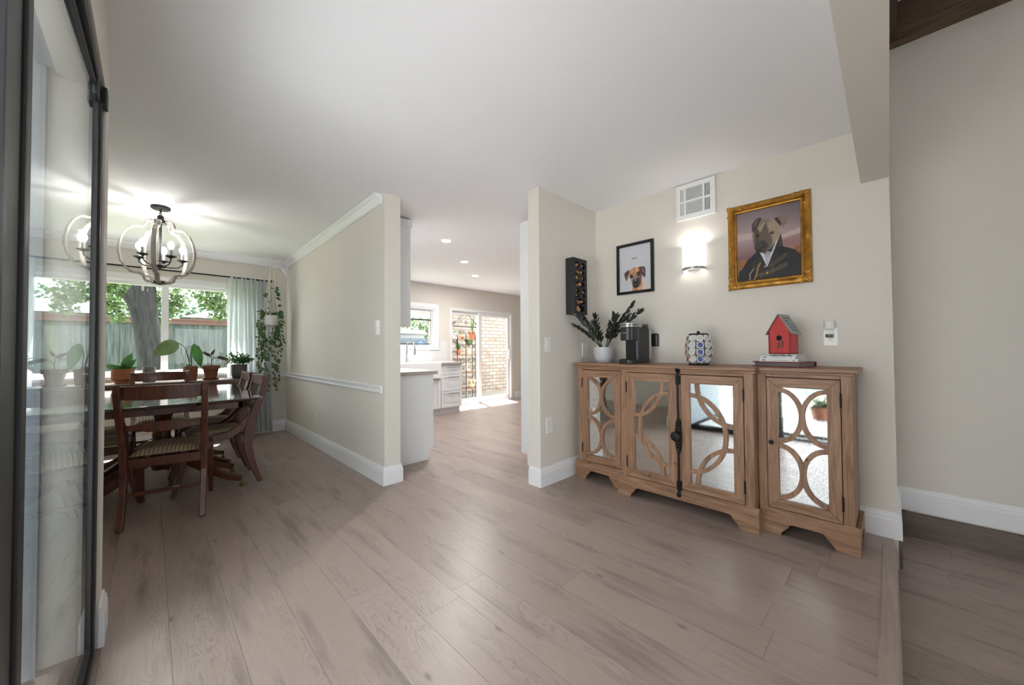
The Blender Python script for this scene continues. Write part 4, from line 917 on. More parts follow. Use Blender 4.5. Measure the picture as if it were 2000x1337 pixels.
plate('light_switch', 'white toggle light switch near the end of partition wall', 'switch', (1.387, 3.04, 1.305), -90, 'toggle', 0.075, 0.125)
plate('power_outlet', 'white power outlet under the chair rail on partition wall', 'outlet', (1.387, 4.66, 0.33), -90, 'outlet')
# black fretwork wall art with wooden pieces
wa = thing('wall_art', 'tall black box wall art with carved wooden pieces in cut-outs', 'wall art', (2.715, YP, 1.664), 0)
b = MB(); aw, ah = 0.205, 0.495; dp = 0.085
b.loop_prism([(-aw/2, -ah/2), (aw/2, -ah/2), (aw/2, ah/2), (-aw/2, ah/2)], [(-aw/2+.014, -ah/2+.014), (aw/2-.014, -ah/2+.014), (aw/2-.014, ah/2-.014), (-aw/2+.014, ah/2-.014)], -dp, 0)
b.box(-aw/2+.01, -0.04, -ah/2+.01, aw/2-.01, -0.035, ah/2-.01); BLK = mat('matt_black_wood', (0.013, 0.014, 0.015), 0.5); b.build('box', BLK, wa, bevel=0.002)
holes = [(-.045, .205, .026, .02), (.045, .175, .026, .026), (-.005, .13, .062, .026), (-.045, .085, .024, .02), (.05, .075, .026, .024), (0, .02, .07, .028), (-.045, -.035, .026, .022), (.05, -.04, .026, .018), (-.04, -.083, .028, .018), (.045, -.09, .028, .02), (.005, -.135, .058, .028), (.0, -.198, .062, .034)]
fw_, fh_ = aw/2-.014, ah/2-.014
# face panel built as strips around its oval cut-outs
rowsz = [(.225, .152, [(-.045, .190, .030, .030), (.045, .186, .030, .030)]), (.152, .106, [(0, .13, .065, .020)]), (.106, .050, [(-.045, .08, .028, .022), (.047, .077, .028, .024)]), (.050, -.012, [(0, .02, .072, .026)]), (-.012, -.060, [(-.043, -.035, .030, .020), (.047, -.037, .030, .019)]), (-.060, -.104, [(-.043, -.082, .032, .018), (.047, -.083, .030, .018)]), (-.104, -.163, [(.004, -.134, .064, .026)]), (-.163, -.2335, [(0, -.197, .066, .029)])]
b = MB()
b.box(-fw_, -dp+.002, .225, fw_, -dp+.014, fh_)
for z1, z0, hs in rowsz:
    n = len(hs)
    for i, (hx, hz, rx, rz_) in enumerate(hs):
        xa, xb = (-fw_, fw_) if n == 1 else ((-fw_, 0.001) if i == 0 else (0.001, fw_))
        inn = arc(hx, hz, rx, rz_, -90, 270, 24)[:-1]; outp = []
        for x, z in inn:
            dx, dz = x-hx, z-hz; ts = []
            if dx > 1e-9: ts.append((xb-hx)/dx)
            if dx < -1e-9: ts.append((xa-hx)/dx)
            if dz > 1e-9: ts.append((z1-hz)/dz)
            if dz < -1e-9: ts.append((z0-hz)/dz)
            t = min(ts); outp.append((hx+dx*t, hz+dz*t))
        # corner fill
        b.loop_prism(outp, inn, -dp+.002, -dp+.014)
        for cx_, cz_ in ((xa, z0), (xb, z0), (xa, z1), (xb, z1)):
            c = sorted(outp, key=lambda q: (q[0]-cx_)**2+(q[1]-cz_)**2)[:2]
            b.prism([c[0], (cx_, cz_), c[1]], -dp+.002, -dp+.014)
b.build('face_panel', BLK, wa)
WOODP = mat('carved_wood', (0.42, 0.23, 0.11), 0.6, var=0.45, vscale=40); random.seed(9)
for z1, z0, hs in rowsz:
    for hx, hz, rx, rz_ in hs:
        b = MB()
        for q in range(2 if rx < .04 else 6):
            b.ball((hx+random.uniform(-.55, .55)*rx, -dp+.018+random.uniform(-.004, .01), hz+random.uniform(-.5, .5)*rz_), random.uniform(.013, .02), 8, (random.uniform(.7, 1.3), .8, random.uniform(.6, 1.0)))
        b.build('carved_piece', WOODP, wa, smooth=True)
b = MB()
for x in (-.02, .04): b.lathe([(0.012, 0), (0.014, 0.006), (0.008, 0.012), (0, 0.013)], 12, (x, -0.03, ah/2))
b.split('hanging_knob', CHROME, wa, smooth=True)
# ---------------------------------------------------------------- dining room
STRIPE = None
def stripemat():
    m, nt, p = newmat('striped_seat_fabric'); L = nt.links.new
    tc = N(nt, 'ShaderNodeTexCoord'); sp = N(nt, 'ShaderNodeSeparateXYZ'); L(tc.outputs['Object'], sp.inputs[0])
    ml = N(nt, 'ShaderNodeMath', operation='MULTIPLY'); ml.inputs[1].default_value = 47; L(sp.outputs[0], ml.inputs[0])
    fr = N(nt, 'ShaderNodeMath', operation='FRACT'); L(ml.outputs[0], fr.inputs[0])
    cr = N(nt, 'ShaderNodeValToRGB'); e = cr.color_ramp.elements; e[0].position = 0; e[0].color = (0.11, 0.072, 0.045, 1); e[1].position = 0.22; e[1].color = (0.38, 0.29, 0.19, 1)
    q = e.new(0.30); q.color = (0.43, 0.335, 0.225, 1); q = e.new(0.62); q.color = (0.33, 0.25, 0.155, 1); q = e.new(0.85); q.color = (0.40, 0.31, 0.20, 1); q = e.new(0.93); q.color = (0.11, 0.072, 0.045, 1)
    L(fr.outputs[0], cr.inputs[0]); L(cr.outputs[0], p.inputs['Base Color']); p.inputs['Roughness'].default_value = 0.85
    return m
STRIPE = stripemat()
def dining_chair(label, loc, rz):
    t = thing('dining_chair', label, 'chair', loc, rz, 'mahogany dining chairs')
    # faces +y; back at -y
    for s in (-1, 1):
        x = s*0.197
        b = MB(); path = [(x, -0.285, 0.0), (x, -0.258, 0.08), (x, -0.222, 0.19), (x, -0.20, 0.30), (x, -0.20, 0.40), (x*1.01, -0.222, 0.52), (x*1.03, -0.262, 0.65), (x*1.05, -0.302, 0.78), (x*1.06, -0.318, 0.86), (x*1.06, -0.310, 0.905)]
        b.bar(path, 0.034, [0.034, 0.042, 0.052, 0.062, 0.074, 0.064, 0.056, 0.052, 0.050, 0.036]); b.build('back_post', MAHO, t, bevel=0.005)
        b = MB(); path = [(x, 0.20, 0.40), (x, 0.205, 0.30), (x, 0.222, 0.18), (x, 0.245, 0.08), (x, 0.27, 0.0)]
        b.bar(path, [0.036, 0.034, 0.031, 0.028, 0.026], [0.046, 0.042, 0.036, 0.031, 0.028]); b.build('front_leg', MAHO, t, bevel=0.005)
        b = MB(); b.bar([(x, -0.255, 0.66), (x, -0.210, 0.56), (x, -0.150, 0.475), (x, -0.075, 0.425), (x, 0.05, 0.405), (x, 0.205, 0.405)], 0.030, [0.022, 0.040, 0.055, 0.062, 0.058, 0.05]); b.build('side_rail', MAHO, t, bevel=0.004)
    b = MB(); b.box(-0.19, 0.175, 0.375, 0.19, 0.205, 0.428); b.box(-0.19, -0.225, 0.365, 0.19, -0.195, 0.425); b.split('seat_rail', MAHO, t, bevel=0.003)
    # drop-in upholstered seat
    b = MB(); n = 12; v = []; f = []
    for j in range(n+1):
        for i in range(n+1):
            u, w = i/n*2-1, j/n*2-1; e = max(abs(u), abs(w))
            v.append((u*0.183, -0.005+w*0.19, 0.435+0.045*(1-e**6)**0.5*(1-0.25*(u*u+w*w)/2)))
    for j in range(n):
        for i in range(n): a = j*(n+1)+i; f.append((a, a+1, a+n+2, a+n+1))
    b.add(v, f); b.build('seat', STRIPE, t, smooth=True)
    # curved top rail, shaped mid rail, stretcher
    def rail(zt, zb, y0, bow, name, shape=None):
        b = MB(); n = 14; O, I = [], []
        for i in range(n+1):
            u = i/n*2-1; x = u*(0.184 if zt < .7 else 0.194); y = y0-bow*(1-u*u)
            top = zt+(shape(u) if shape else 0.004*(1-u*u)); bot = zb-(shape(u)*0.8 if shape else 0.008*(1-u*u)-0.004)
            O += [(x, y-0.011, bot), (x, y-0.011, top), (x, y+0.011, top), (x, y+0.011, bot)]
        f = [(3, 2, 1, 0), tuple(range(n*4, n*4+4))]
        for i in range(n):
            for k in range(4): f.append((i*4+k, i*4+(k+1) % 4, i*4+4+(k+1) % 4, i*4+4+k))
        b.add(O, f); b.build(name, MAHO, t, bevel=0.004)
    rail(0.895, 0.81, -0.305, 0.03, 'top_rail')
    rail(0.645, 0.610, -0.25, 0.02, 'mid_rail', lambda u: 0.016 if abs(u) < 0.5 else max(0, 0.016-(abs(u)-0.5)*0.16))
    b = MB(); b.bar([(-0.19, -0.235, 0.205), (0.19, -0.235, 0.205)], 0.022, 0.020, (0, 0, 1)); b.build('stretcher', MAHO, t, bevel=0.003)
    return t
dining_chair('mahogany chair with striped seat at the near head of table, back turned', (0.118, 3.585, 0), -10)
dining_chair('mahogany chair in profile on the partition side of table, in front of its twin', (0.40, 4.01, 0), 90)
dining_chair('mahogany chair in profile on the partition side of table, closer to the curtain', (0.40, 4.58, 0), 90)
dining_chair('mahogany chair half hidden by the wall end, in front of its twin', (-0.31, 4.10, 0), -90)
dining_chair('mahogany chair half hidden by the wall end, closer to the window', (-0.31, 4.60, 0), -90)
dining_chair('mahogany chair at the window head of table, only its top rail showing', (0.085, 5.05, 0), 180)
# table: rounded-corner top on two four-legged pedestals
tb = thing('dining_table', 'glossy dark mahogany dining table on pedestals with casters', 'table', (0.08, 4.20, 0))
b = MB(); tx, ty = 0.56, 0.80
def topo(e):
    pts = []
    for sx, sy, a0 in ((1, 1, 0), (-1, 1, 90), (-1, -1, 180), (1, -1, 270)):
        pts += [(sx*(tx-0.07+e)+0.07*math.cos(R(a)), sy*(ty-0.07+e)+0.07*math.sin(R(a))) for a in np.linspace(a0, a0+90, 7)]
    out = []
    for i, (x, y) in enumerate(pts):                            # gently bowed edges
        out.append((x*(1+0.0*(1-(y/ty)**2)), y*(1+0.045*(1-(x/tx)**2))))
        j = (i+1) % len(pts); x2, y2 = pts[j]
        if math.hypot(x2-x, y2-y) > 0.3:
            for q in range(1, 8): 
                xx, yy = x+(x2-x)*q/8, y+(y2-y)*q/8; out.append((xx, yy*(1+0.045*(1-(xx/tx)**2))))
    return out
b.prism(topo(0), 0.735, 0.758, 'XY'); b.build('tabletop', MAHOT, tb, bevel=0.006)
b = MB(); b.box(-0.44, -0.66, 0.675, 0.44, -0.635, 0.735); b.box(-0.44, 0.635, 0.675, 0.44, 0.66, 0.735); b.box(-0.44, -0.66, 0.675, -0.415, 0.66, 0.735); b.box(0.415, -0.66, 0.675, 0.44, 0.66, 0.735); b.build('apron', MAHO, tb)
for y in (-0.20, 0.42):
    b = MB(); b.lathe([(0.11, 0.70), (0.11, 0.735)], 20, (0, y, 0)); b.lathe([(0.06, 0.20), (0.075, 0.24), (0.05, 0.29), (0.062, 0.36), (0.045, 0.46), (0.05, 0.6), (0.08, 0.66), (0.05, 0.70)], 20, (0, y, 0)); pd = b.build('pedestal', MAHO, tb, smooth=True)
    for sx, sy in ((1, 1), (1, -1), (-1, 1), (-1, -1)):
        d = Vector((sx*0.47, sy*0.24, 0)); sd = Vector((-d.y, d.x, 0)).normalized(); c = Vector((0, y, 0))
        b = MB(); b.bar([c+d*0.1+Vector((0, 0, 0.30)), c+d*0.35+Vector((0, 0, 0.235)), c+d*0.6+Vector((0, 0, 0.15)), c+d*0.85+Vector((0, 0, 0.085)), c+d+Vector((0, 0, 0.065))], 0.045, [0.075, 0.065, 0.055, 0.045, 0.036], sd); lg = b.build('leg', MAHO, tb, bevel=0.006)
        b = MB(); e = c+d; b.cyl(e+Vector((0, 0, 0.05)), e+Vector((0, 0, 0.028)), 0.009); b.cyl(e+sd*0.008+Vector((0, 0, 0.016)), e-sd*0.008+Vector((0, 0, 0.016)), 0.016, seg=14); b.build('caster', mat('brass', (0.28, 0.19, 0.08), 0.4, metal=0.9) if 'brass' not in MATS else MATS['brass'], lg)
# plant console under the window
cn = thing('console_table', 'long low wooden console under the window holding the potted plants', 'console', (-0.25, 5.66, 0))
CW = woodmat('console_wood', (0.10, 0.066, 0.045), (0.19, 0.135, 0.095), 'X', 0.5, knots=False)
b = MB(); b.box(-1.1, -0.2, 0.752, 1.1, 0.14, 0.78); b.build('tabletop', CW, cn, bevel=0.003)
b = MB(); b.box(-1.06, -0.18, 0.70, 1.06, -0.16, 0.752); b.box(-1.06, 0.11, 0.70, 1.06, 0.13, 0.752); b.box(-1.06, -0.16, 0.70, -1.04, 0.11, 0.752); b.box(1.04, -0.16, 0.70, 1.06, 0.11, 0.752); b.build('apron', CW, cn)
for sx in (-1, 1):
    for y in (-0.16, 0.105):
        b = MB(); b.box(sx*1.03-0.022, y-0.022, 0, sx*1.03+0.022, y+0.022, 0.70); b.build('leg', CW, cn)
CTZ = 0.78
def pot_thing(label, loc, prof, m, soilz, soilr, name='potted_plant', cat='plant', saucer=None, group=None, ribs=0):
    t = thing(name, label, cat, loc, 0, group)
    b = MB(); b.lathe(prof, 36); o = b.build('pot', m, t, smooth=True, sharp=40)
    if ribs:
        bm = bmesh.new(); bm.from_mesh(o.data)
        for v in bm.verts:
            a = math.atan2(v.co.y, v.co.x); r = math.hypot(v.co.x, v.co.y)
            if r > prof[0][0]*0.98 and 0.02 < v.co.z < prof[-3][1]: 
                k = 1+0.03*(1 if int(round(a/(2*math.pi)*36)) % 2 else -1); v.co.x *= k; v.co.y *= k
        bm.to_mesh(o.data); bm.free()
    if saucer:
        b = MB(); r, h = saucer; b.lathe([(r*0.8, 0), (r, h), (r*0.95, h), (r*0.78, 0.004), (0, 0.004)], 30); b.build('saucer', m, t, smooth=True)
    b = MB(); b.lathe([(0, soilz+0.004), (soilr, soilz)], 20, cap=False); b.build('soil', SOIL, t)
    return t
PX = 5.62
t = pot_thing('squat round terracotta pot with glossy broad green leaves by the window', (-0.20, PX, CTZ), [(0.060, 0), (0.062, 0.03), (0.082, 0.045), (0.087, 0.06), (0.087, 0.155), (0.080, 0.155), (0.078, 0.13)], TERRA, 0.135, 0.078)
b = MB()
for d, ln, w, dr in (((.3, .1, 1), .20, .085, .05), ((.55, 0, .9), .15, .07, .2), ((-.9, .1, .55), .14, .06, .5), ((-.6, -.5, .5), .12, .06, .4), ((.1, -.6, .6), .10, .05, .4), ((-.3, .5, .8), .12, .05, .3), ((.8, -.3, .4), .1, .05, .3)): b.leaf((d[0]*.015, d[1]*.015, .135), d, ln, w, dr, (-.3, -1, .4))
b.build('leaves', LEAF, t)
t = pot_thing('small plain grey pot beside the terracotta pot', (-0.005, PX+.06, CTZ), [(0.050, 0), (0.053, 0.10), (0.055, 0.165), (0.048, 0.165), (0.046, 0.14)], mat('grey_pot', (0.18, 0.17, 0.15), 0.6), 0.14, 0.046, 'flower_pot', 'pot')
t = pot_thing('brown ribbed pot with two big drooping leaves in the window middle', (0.335, PX, CTZ), [(0.055, 0), (0.062, 0.05), (0.066, 0.12), (0.066, 0.165), (0.06, 0.165), (0.058, 0.14)], TERRAD, 0.145, 0.058)
b = MB()
b.tube([(0, 0, .14), (-.02, 0, .26), (-.05, 0, .38), (-.10, 0, .43), (-.15, 0, .425)], [.006, .005, .004, .003, .002], 6); b.tube([(0.01, 0, .14), (0, 0, .30), (.01, -.01, .40), (.03, -.02, .42)], [.006, .005, .004, .003], 6); b.build('stems', MATS['dark_stem'], t, smooth=True)
b = MB(); b.leaf((-.10, -.01, .43), (-.80, 0, -.42), .25, .17, .25, (.15, -1, .55), .12, 8); b.build('leaves', LEAFL, t, smooth=True)
b = MB(); b.leaf((.03, -.02, .42), (.25, -.1, -1), .28, .10, -.12, (-.4, -1, .1), .2, 8); b.leaf((-.005, 0, .15), (-.4, -.2, .5), .05, .03, .2, (0, -1, .3)); b.build('leaves', LEAF, t, smooth=True)
t = pot_thing('tapered brown terracotta pot on saucer with dark red leaves', (0.518, PX, CTZ), [(0.052, 0.006), (0.072, 0.125), (0.086, 0.127), (0.089, 0.168), (0.082, 0.168), (0.078, 0.145)], TERRAD, 0.15, 0.076, saucer=(0.082, 0.018))
b = MB(); b.tube([(0, 0, .15), (.004, 0, .22), (-.002, 0, .30)], [.005, .004, .003], 6); b.tube([(.004, 0, .21), (.02, 0, .25), (.045, -.01, .262)], [.003, .003, .002], 6); b.build('stems', mat('red_stem', (0.10, 0.035, 0.03), 0.6), t, smooth=True)
b = MB(); b.leaf((-.002, 0, .275), (-.75, -.1, .5), .10, .036, .0, (-.5, -1, .6)); b.leaf((-.002, 0, .285), (.45, 0, .9), .085, .028, .0, (.4, -1, .2)); b.leaf((.045, -.01, .262), (.9, -.1, -.15), .13, .05, .25, (0, -1, .8)); b.build('leaves', LEAFR, t)
RIB = mat('dark_grey_ceramic', (0.075, 0.075, 0.072), 0.55)
t = pot_thing('dark grey ribbed pot on saucer with fern-like green foliage', (0.788, PX, CTZ), [(0.066, 0.012), (0.074, 0.03), (0.078, 0.09), (0.080, 0.168), (0.075, 0.17), (0.073, 0.15)], RIB, 0.15, 0.072, saucer=(0.075, 0.012), ribs=1)
random.seed(6); b = MB()
for i in range(46):
    a = random.uniform(0, 6.28); r = random.uniform(0, .04); ln = random.uniform(.08, .2); d = Vector((math.cos(a)*random.uniform(.2, .9), math.sin(a)*random.uniform(.2, .9), random.uniform(.5, 1.2))).normalized(); p = Vector((math.cos(a)*r, math.sin(a)*r, .15))
    b.tube([p, p+d*ln*.6], .0015, 4)
    for q in range(5): b.leaf(p+d*ln*(.35+.13*q), d*.7+Vector((random.uniform(-1, 1), random.uniform(-1, 1), random.uniform(-.3, .6))), random.uniform(.03, .055), random.uniform(.012, .024), .2, (random.uniform(-1, 1), -1, random.uniform(0, 1)))
b.build('leaves', LEAF, t)
b = MB(); b.tube([(-.03, -.02, .15), (-.07, -.03, .22), (-.085, -.03, .235)], .002, 5); b.leaf((-.08, -.03, .25), (-.6, -.15, -.75), .13, .045, .1, (-.6, -1, .4)); b.build('variegated_leaf', mat('pale_variegated_leaf', (0.34, 0.32, 0.20), 0.5, var=.4), t)
# curtain with rod
cu = thing('curtain', 'sheer pale grey curtain gathered beside the dining window by the hanging plant', 'curtain', (0.92, 5.86, 0))
SHEER = translucent('sheer_fabric', (0.66, 0.68, 0.70), 0.9, 0.42)
b = MB(); nx, nz = 110, 14; v = []; f = []
for j in range(nz+1):
    z = 0.035+2.025*j/nz; tt = j/nz; wd = 0.445+0.055*(1-tt); x0 = -0.225
    for i in range(nx+1):
        u = i/nx; a = 0.030+0.012*(1-tt); y = a*math.sin(u*2*math.pi*8.5+0.6*math.sin(tt*3+u*9)+1.5*u)+0.008*math.sin(u*61+tt*2)
        v.append((x0+wd*u+0.008*math.sin(u*30+tt*4), y, z))
for j in range(nz):
    for i in range(nx): a = j*(nx+1)+i; f.append((a, a+1, a+nx+2, a+nx+1))
b.add(v, f); b.build('fabric', SHEER, cu, smooth=True, sharp=180)
rd = thing('curtain_rod', 'thin black curtain rod above the dining window', 'curtain rod', (0, 5.86, 2.058))
b = MB(); b.cyl((-1.5, 0, 0), (1.17, 0, 0), 0.009); b.build('rod', IRON, rd, smooth=True)
b = MB(); b.ball((1.18, 0, 0), 0.018, 12); b.ball((-1.51, 0, 0), 0.018, 12); b.split('finial', IRON, rd, smooth=True)
b = MB()
for x in (-1.4, 1.12): b.pid = x; b.cyl((x, 0, -0.004), (x, 0.14, -0.004), 0.006); b.box(x-0.012, 0.13, -0.03, x+0.012, 0.139, 0.025)
b.split('bracket', IRON, rd)
# hanging planter with pothos
hx, hy = 1.125, 5.63
hp = thing('hanging_planter', 'white pot in a macrame hanger with trailing pothos in the corner', 'hanging plant', (hx, hy, 0))
b = MB(); b.lathe([(0.035, 1.432), (0.062, 1.45), (0.075, 1.50), (0.080, 1.575), (0.074, 1.575), (0.07, 1.55)], 28); b.build('pot', mat('white_pot_glaze', (0.66, 0.67, 0.69), 0.5, bump=.3, bscale=30), hp, smooth=True)
b = MB(); b.lathe([(0, 1.555), (0.071, 1.55)], 20, cap=False); b.build('soil', SOIL, hp)
b = MB(); zt = CZ(hy)-0.03
b.tube([(0, 0, zt+0.03), (0, 0, zt-0.04), (0.0, 0, zt-0.10)], 0.005, 6)
for k in range(4):
    a = R(45+90*k+10); c, s = math.cos(a), math.sin(a)
    b.tube([(0, 0, zt-.09), (c*.03, s*.03, zt-.25), (c*.06, s*.06, 1.80), (c*.083, s*.083, 1.63)], [.007, .006, .006, .005], 6)
    for q in (-40, 40):
        a2 = a+R(q); b.tube([(c*.083, s*.083, 1.63), (math.cos(a+R(q*.5))*.086, math.sin(a+R(q*.5))*.086, 1.58), (math.cos(a2)*.08, math.sin(a2)*.08, 1.50), (math.cos(a2)*.05, math.sin(a2)*.05, 1.43), (0, 0, 1.42)], .0035, 5)
b.tube([(0.0, 0, 1.425), (0, 0, 1.36)], [.008, .012], 6)
b.build('macrame_hanger', mat('cotton_cord', (0.66, 0.62, 0.54), 0.9), hp, smooth=True)
b = MB(); b.lathe([(0.03, zt+.025), (0.03, zt+.032)], 14); b.tube([(0, 0, zt+.025), (.012, 0, zt+.01), (0, 0, zt-.005), (-.01, 0, zt+.005)], .003, 5); b.build('ceiling_hook', TRIM, hp)
random.seed(12); bl1, bl2, bs = MB(), MB(), MB()
def vine(p, pts_fn, n, dens, light):
    prev = None
    for i in range(n+1):
        q = pts_fn(i/n)
        if prev is not None:
            bs.tube([prev, q], 0.0017, 4)
            if random.random() < dens:
                a = random.uniform(-2.6, 0.5); d = Vector((math.cos(a), math.sin(a)*.8, random.uniform(-.9, .2))); st = q+d*random.uniform(.015, .03)
                bs.tube([q, st], 0.001, 3); (bl2 if random.random() < light else bl1).leaf(st, d+Vector((0, 0, -.6)), random.uniform(.036, .056), random.uniform(.028, .042), .2, Vector((d.x*.5, -1, .6)), .1, 4)
        prev = q
for k in range(13):
    a = random.uniform(-.95, 3.65); c, s = math.cos(a), math.sin(a); L = random.choice([.25, .4, .5, .6, .75, .95, 1.02]) ; r = random.uniform(.05, .12); ph0 = random.uniform(0, 6)
    vine(None, lambda t, c=c, s=s, L=L, r=r, ph0=ph0: Vector((c*(.05+r*min(1, t*5))*(1-.25*t)+.025*math.sin(t*7+ph0)*t, min(.2, s*(.05+r*min(1, t*5))*.8), 1.575+.05*math.sin(min(1, t*5)*math.pi)-L*max(0, t-.08))), int(8+L*26), .85, .35+.4*(L > .5))
for k in range(40):
    a = random.uniform(-.8, 3.5); rr = random.uniform(.05, .115); q = Vector((math.cos(a)*rr, math.sin(a)*rr*.9, random.uniform(1.56, 1.64))); d = Vector((math.cos(a), math.sin(a), random.uniform(-.4, .7)))
    bl1.leaf(q, d, random.uniform(.04, .06), random.uniform(.03, .042), .35, (0, -.6, 1), .1, 4)
for k in range(16):                                              # climbing up along the cords
    a = random.uniform(-3.0, 0.3); z = random.uniform(1.62, 1.95); rr = .083*(2.2-z)/.57; bl1.leaf((math.cos(a)*rr, math.sin(a)*rr, z), (math.cos(a), math.sin(a), random.uniform(-.5, .5)), .055, .038, .2, (0, -1, .5), .1, 4)
bs.build('vines', mat('vine_stem', (0.12, 0.14, 0.05), 0.7), hp); bl1.build('leaves', LEAF, hp); bl2.build('leaves', LEAFL, hp)
# chandelier
CX, CY = 0.057, 4.49; CZZ = CZ(4.49)
ch = thing('chandelier', 'open orb chandelier with five candle bulbs and whitewashed wooden bands', 'chandelier', (CX, CY, 0))
DKM = mat('dark_bronze_metal', (0.035, 0.035, 0.036), 0.5, metal=0.6)
WWOOD = woodmat('whitewashed_wood', (0.30, 0.27, 0.23), (0.66, 0.63, 0.58), 'Z', 0.7, knots=False)
b = MB(); b.lathe([(0, CZZ-.026), (.055, CZZ-.026), (.066, CZZ-.018), (.066, CZZ-.0005)], 28); b.build('canopy', DKM, ch, smooth=True)
b = MB(); b.cyl((0, 0, CZZ-.02), (0, 0, CZZ-.05), .006)
for k in range(2):
    zc = CZZ-.065-k*.035; b.tube([(.013*math.cos(a)*(1 if k % 2 else .4), .013*math.cos(a)*(.4 if k % 2 else 1), zc+.021*math.sin(a)) for a in np.linspace(0, 2*math.pi, 13)[:-1]], .0035, 6, closed=True)
b.build('chain', DKM, ch, smooth=True)
zt, zb = 2.262, 1.722
b = MB(); b.lathe([(0.012, zt+.055), (.022, zt+.045), (.022, zt+.01), (.045, zt+.008), (.045, zt-.02), (.01, zt-.022), (.008, 1.90), (.03, 1.885), (.045, 1.87), (.04, 1.855), (.012, 1.845), (0, 1.835)], 20); b.build('stem', DKM, ch, smooth=True)
b = MB(); b.lathe([(0, zb-.025), (.012, zb-.022), (.045, zb-.012), (.045, zb+.012), (.012, zb+.016), (0, zb+.016)], 20); b.build('bottom_hub', DKM, ch, smooth=True)
half_p = [(.03, 2.272), (.085, 2.274), (.108, 2.270), (.118, 2.252), (.122, 2.228), (.138, 2.210), (.17, 2.207), (.20, 2.207), (.222, 2.196), (.265, 2.160), (.297, 2.10), (.315, 2.03), (.317, 1.98), (.302, 1.915), (.268, 1.862), (.228, 1.832), (.20, 1.828), (.17, 1.827), (.145, 1.820), (.128, 1.800), (.120, 1.776), (.105, 1.765), (.03, 1.764)]
for k in range(5):
    a = R(-100+72*k); c, s = math.cos(a), math.sin(a)
    b = MB(); b.bar([(r*.80*c, r*.80*s, 1.722+(z-1.764)*1.05) for r, z in half_p], .032, .014, (-s, c, 0)); b.build('wooden_band', WWOOD, ch, bevel=.002)
BULB = mat('lit_bulb', (1, 1, 1), .3, emit=((1, .97, .92), 7))
for k in range(5):
    a = R(-64+72*k); c, s = math.cos(a), math.sin(a); r = .15
    b = MB(); b.tube([(c*.02, s*.02, 1.868), (c*.07, s*.07, 1.862), (c*.12, s*.12, 1.87), (c*r, s*r, 1.90), (c*r, s*r, 1.925)], .005, 7); ar = b.build('arm', DKM, ch, smooth=True)
    b = MB(); b.lathe([(.006, 1.918), (.012, 1.925), (.038, 1.937), (.038, 1.942), (.012, 1.942)], 18, (c*r, s*r, 0)); b.build('drip_pan', DKM, ar, smooth=True)
    b = MB(); b.lathe([(.012, 1.942), (.012, 1.998)], 14, (c*r, s*r, 0)); b.build('candle_sleeve', mat('candle_sleeve_grey', (0.3, 0.3, 0.3), .5) if 'candle_sleeve_grey' not in MATS else MATS['candle_sleeve_grey'], ar, smooth=True)
    b = MB(); b.lathe([(.010, 1.998), (.018, 2.012), (.024, 2.032), (.022, 2.052), (.012, 2.068), (0, 2.074)], 14, (c*r, s*r, 0)); b.build('bulb', BULB, ar, smooth=True)
    ld = bpy.data.lights.new('candle_bulb', 'POINT'); ld.energy = 0.85; ld.shadow_soft_size = .012; ld.color = (1, .97, .93)
    lo = bpy.data.objects.new('candle_bulb', ld); COL.objects.link(lo); lo.parent = ch; lo.location = (c*r, s*r, 2.035+.05)
# ---------------------------------------------------------------- kitchen
# recessed ceiling lights
LIT = mat('lit_diffuser', (1, 1, 1), .4, emit=((1, .98, .95), 9))
for i, (x, y, lab) in enumerate(((2.507, 3.659, 'round recessed ceiling light just inside the kitchen opening'), (3.26, 4.30, 'round recessed ceiling light, middle one of the row of three'), (3.98, 4.95, 'round recessed ceiling light last in the row, near the sliding door'))):
    o = thing('recessed_light', lab, 'ceiling light', (x, y, CZ(y)-.001), 0, 'recessed kitchen lights')
    o.rotation_euler = (-0.02125, 0, 0)
    b = MB(); b.lathe([(.052, -.004), (.075, -.006), (.078, -.002), (.078, .0)], 32, cap=False); b.build('trim_ring', TRIM, o, smooth=True)
    b = MB(); b.lathe([(0, -.003), (.053, -.003)], 32, cap=False); b.build('diffuser', LIT, o)
    ld = bpy.data.lights.new('downlight', 'AREA'); ld.shape = 'DISK'; ld.size = .1; ld.energy = 9; ld.color = (1, .985, .965); lo = bpy.data.objects.new('downlight', ld); COL.objects.link(lo); lo.parent = o; lo.location = (0, 0, -.012)
# peninsula cabinet along the partition: end panel faces the camera, doors face +x
def shaker(b, x0, x1, z0, z1, y0, t=.018, fr=.055):
    frame_box(b, x0, x1, z0, z1, y0, y0+t, fr); b.box(x0+fr, y0+.010, z0+fr, x1-fr, y0+t, z1-fr)
PY0, PX1 = 3.30, 2.105
pc = thing('base_cabinet', 'white base cabinet along the partition, end panel facing the opening', 'cabinet', (1.532, PY0, 0), 0, 'white kitchen base cabinets')
b = MB(); b.prism([(0.0, 0.0), (PX1-1.532-.075, 0.0), (PX1-1.532-.075, 0.105), (PX1-1.532-.02, 0.105), (PX1-1.532-.02, 0.862), (0, 0.862)], 0, .02, 'XZ'); b.build('end_panel', WHITEP, pc)
b = MB(); b.box(0, .02, .105, PX1-1.532-.022, 2.0, .862); b.box(0, .02, 0, PX1-1.532-.085, 2.0, .105); b.build('carcass', WHITEP, pc)
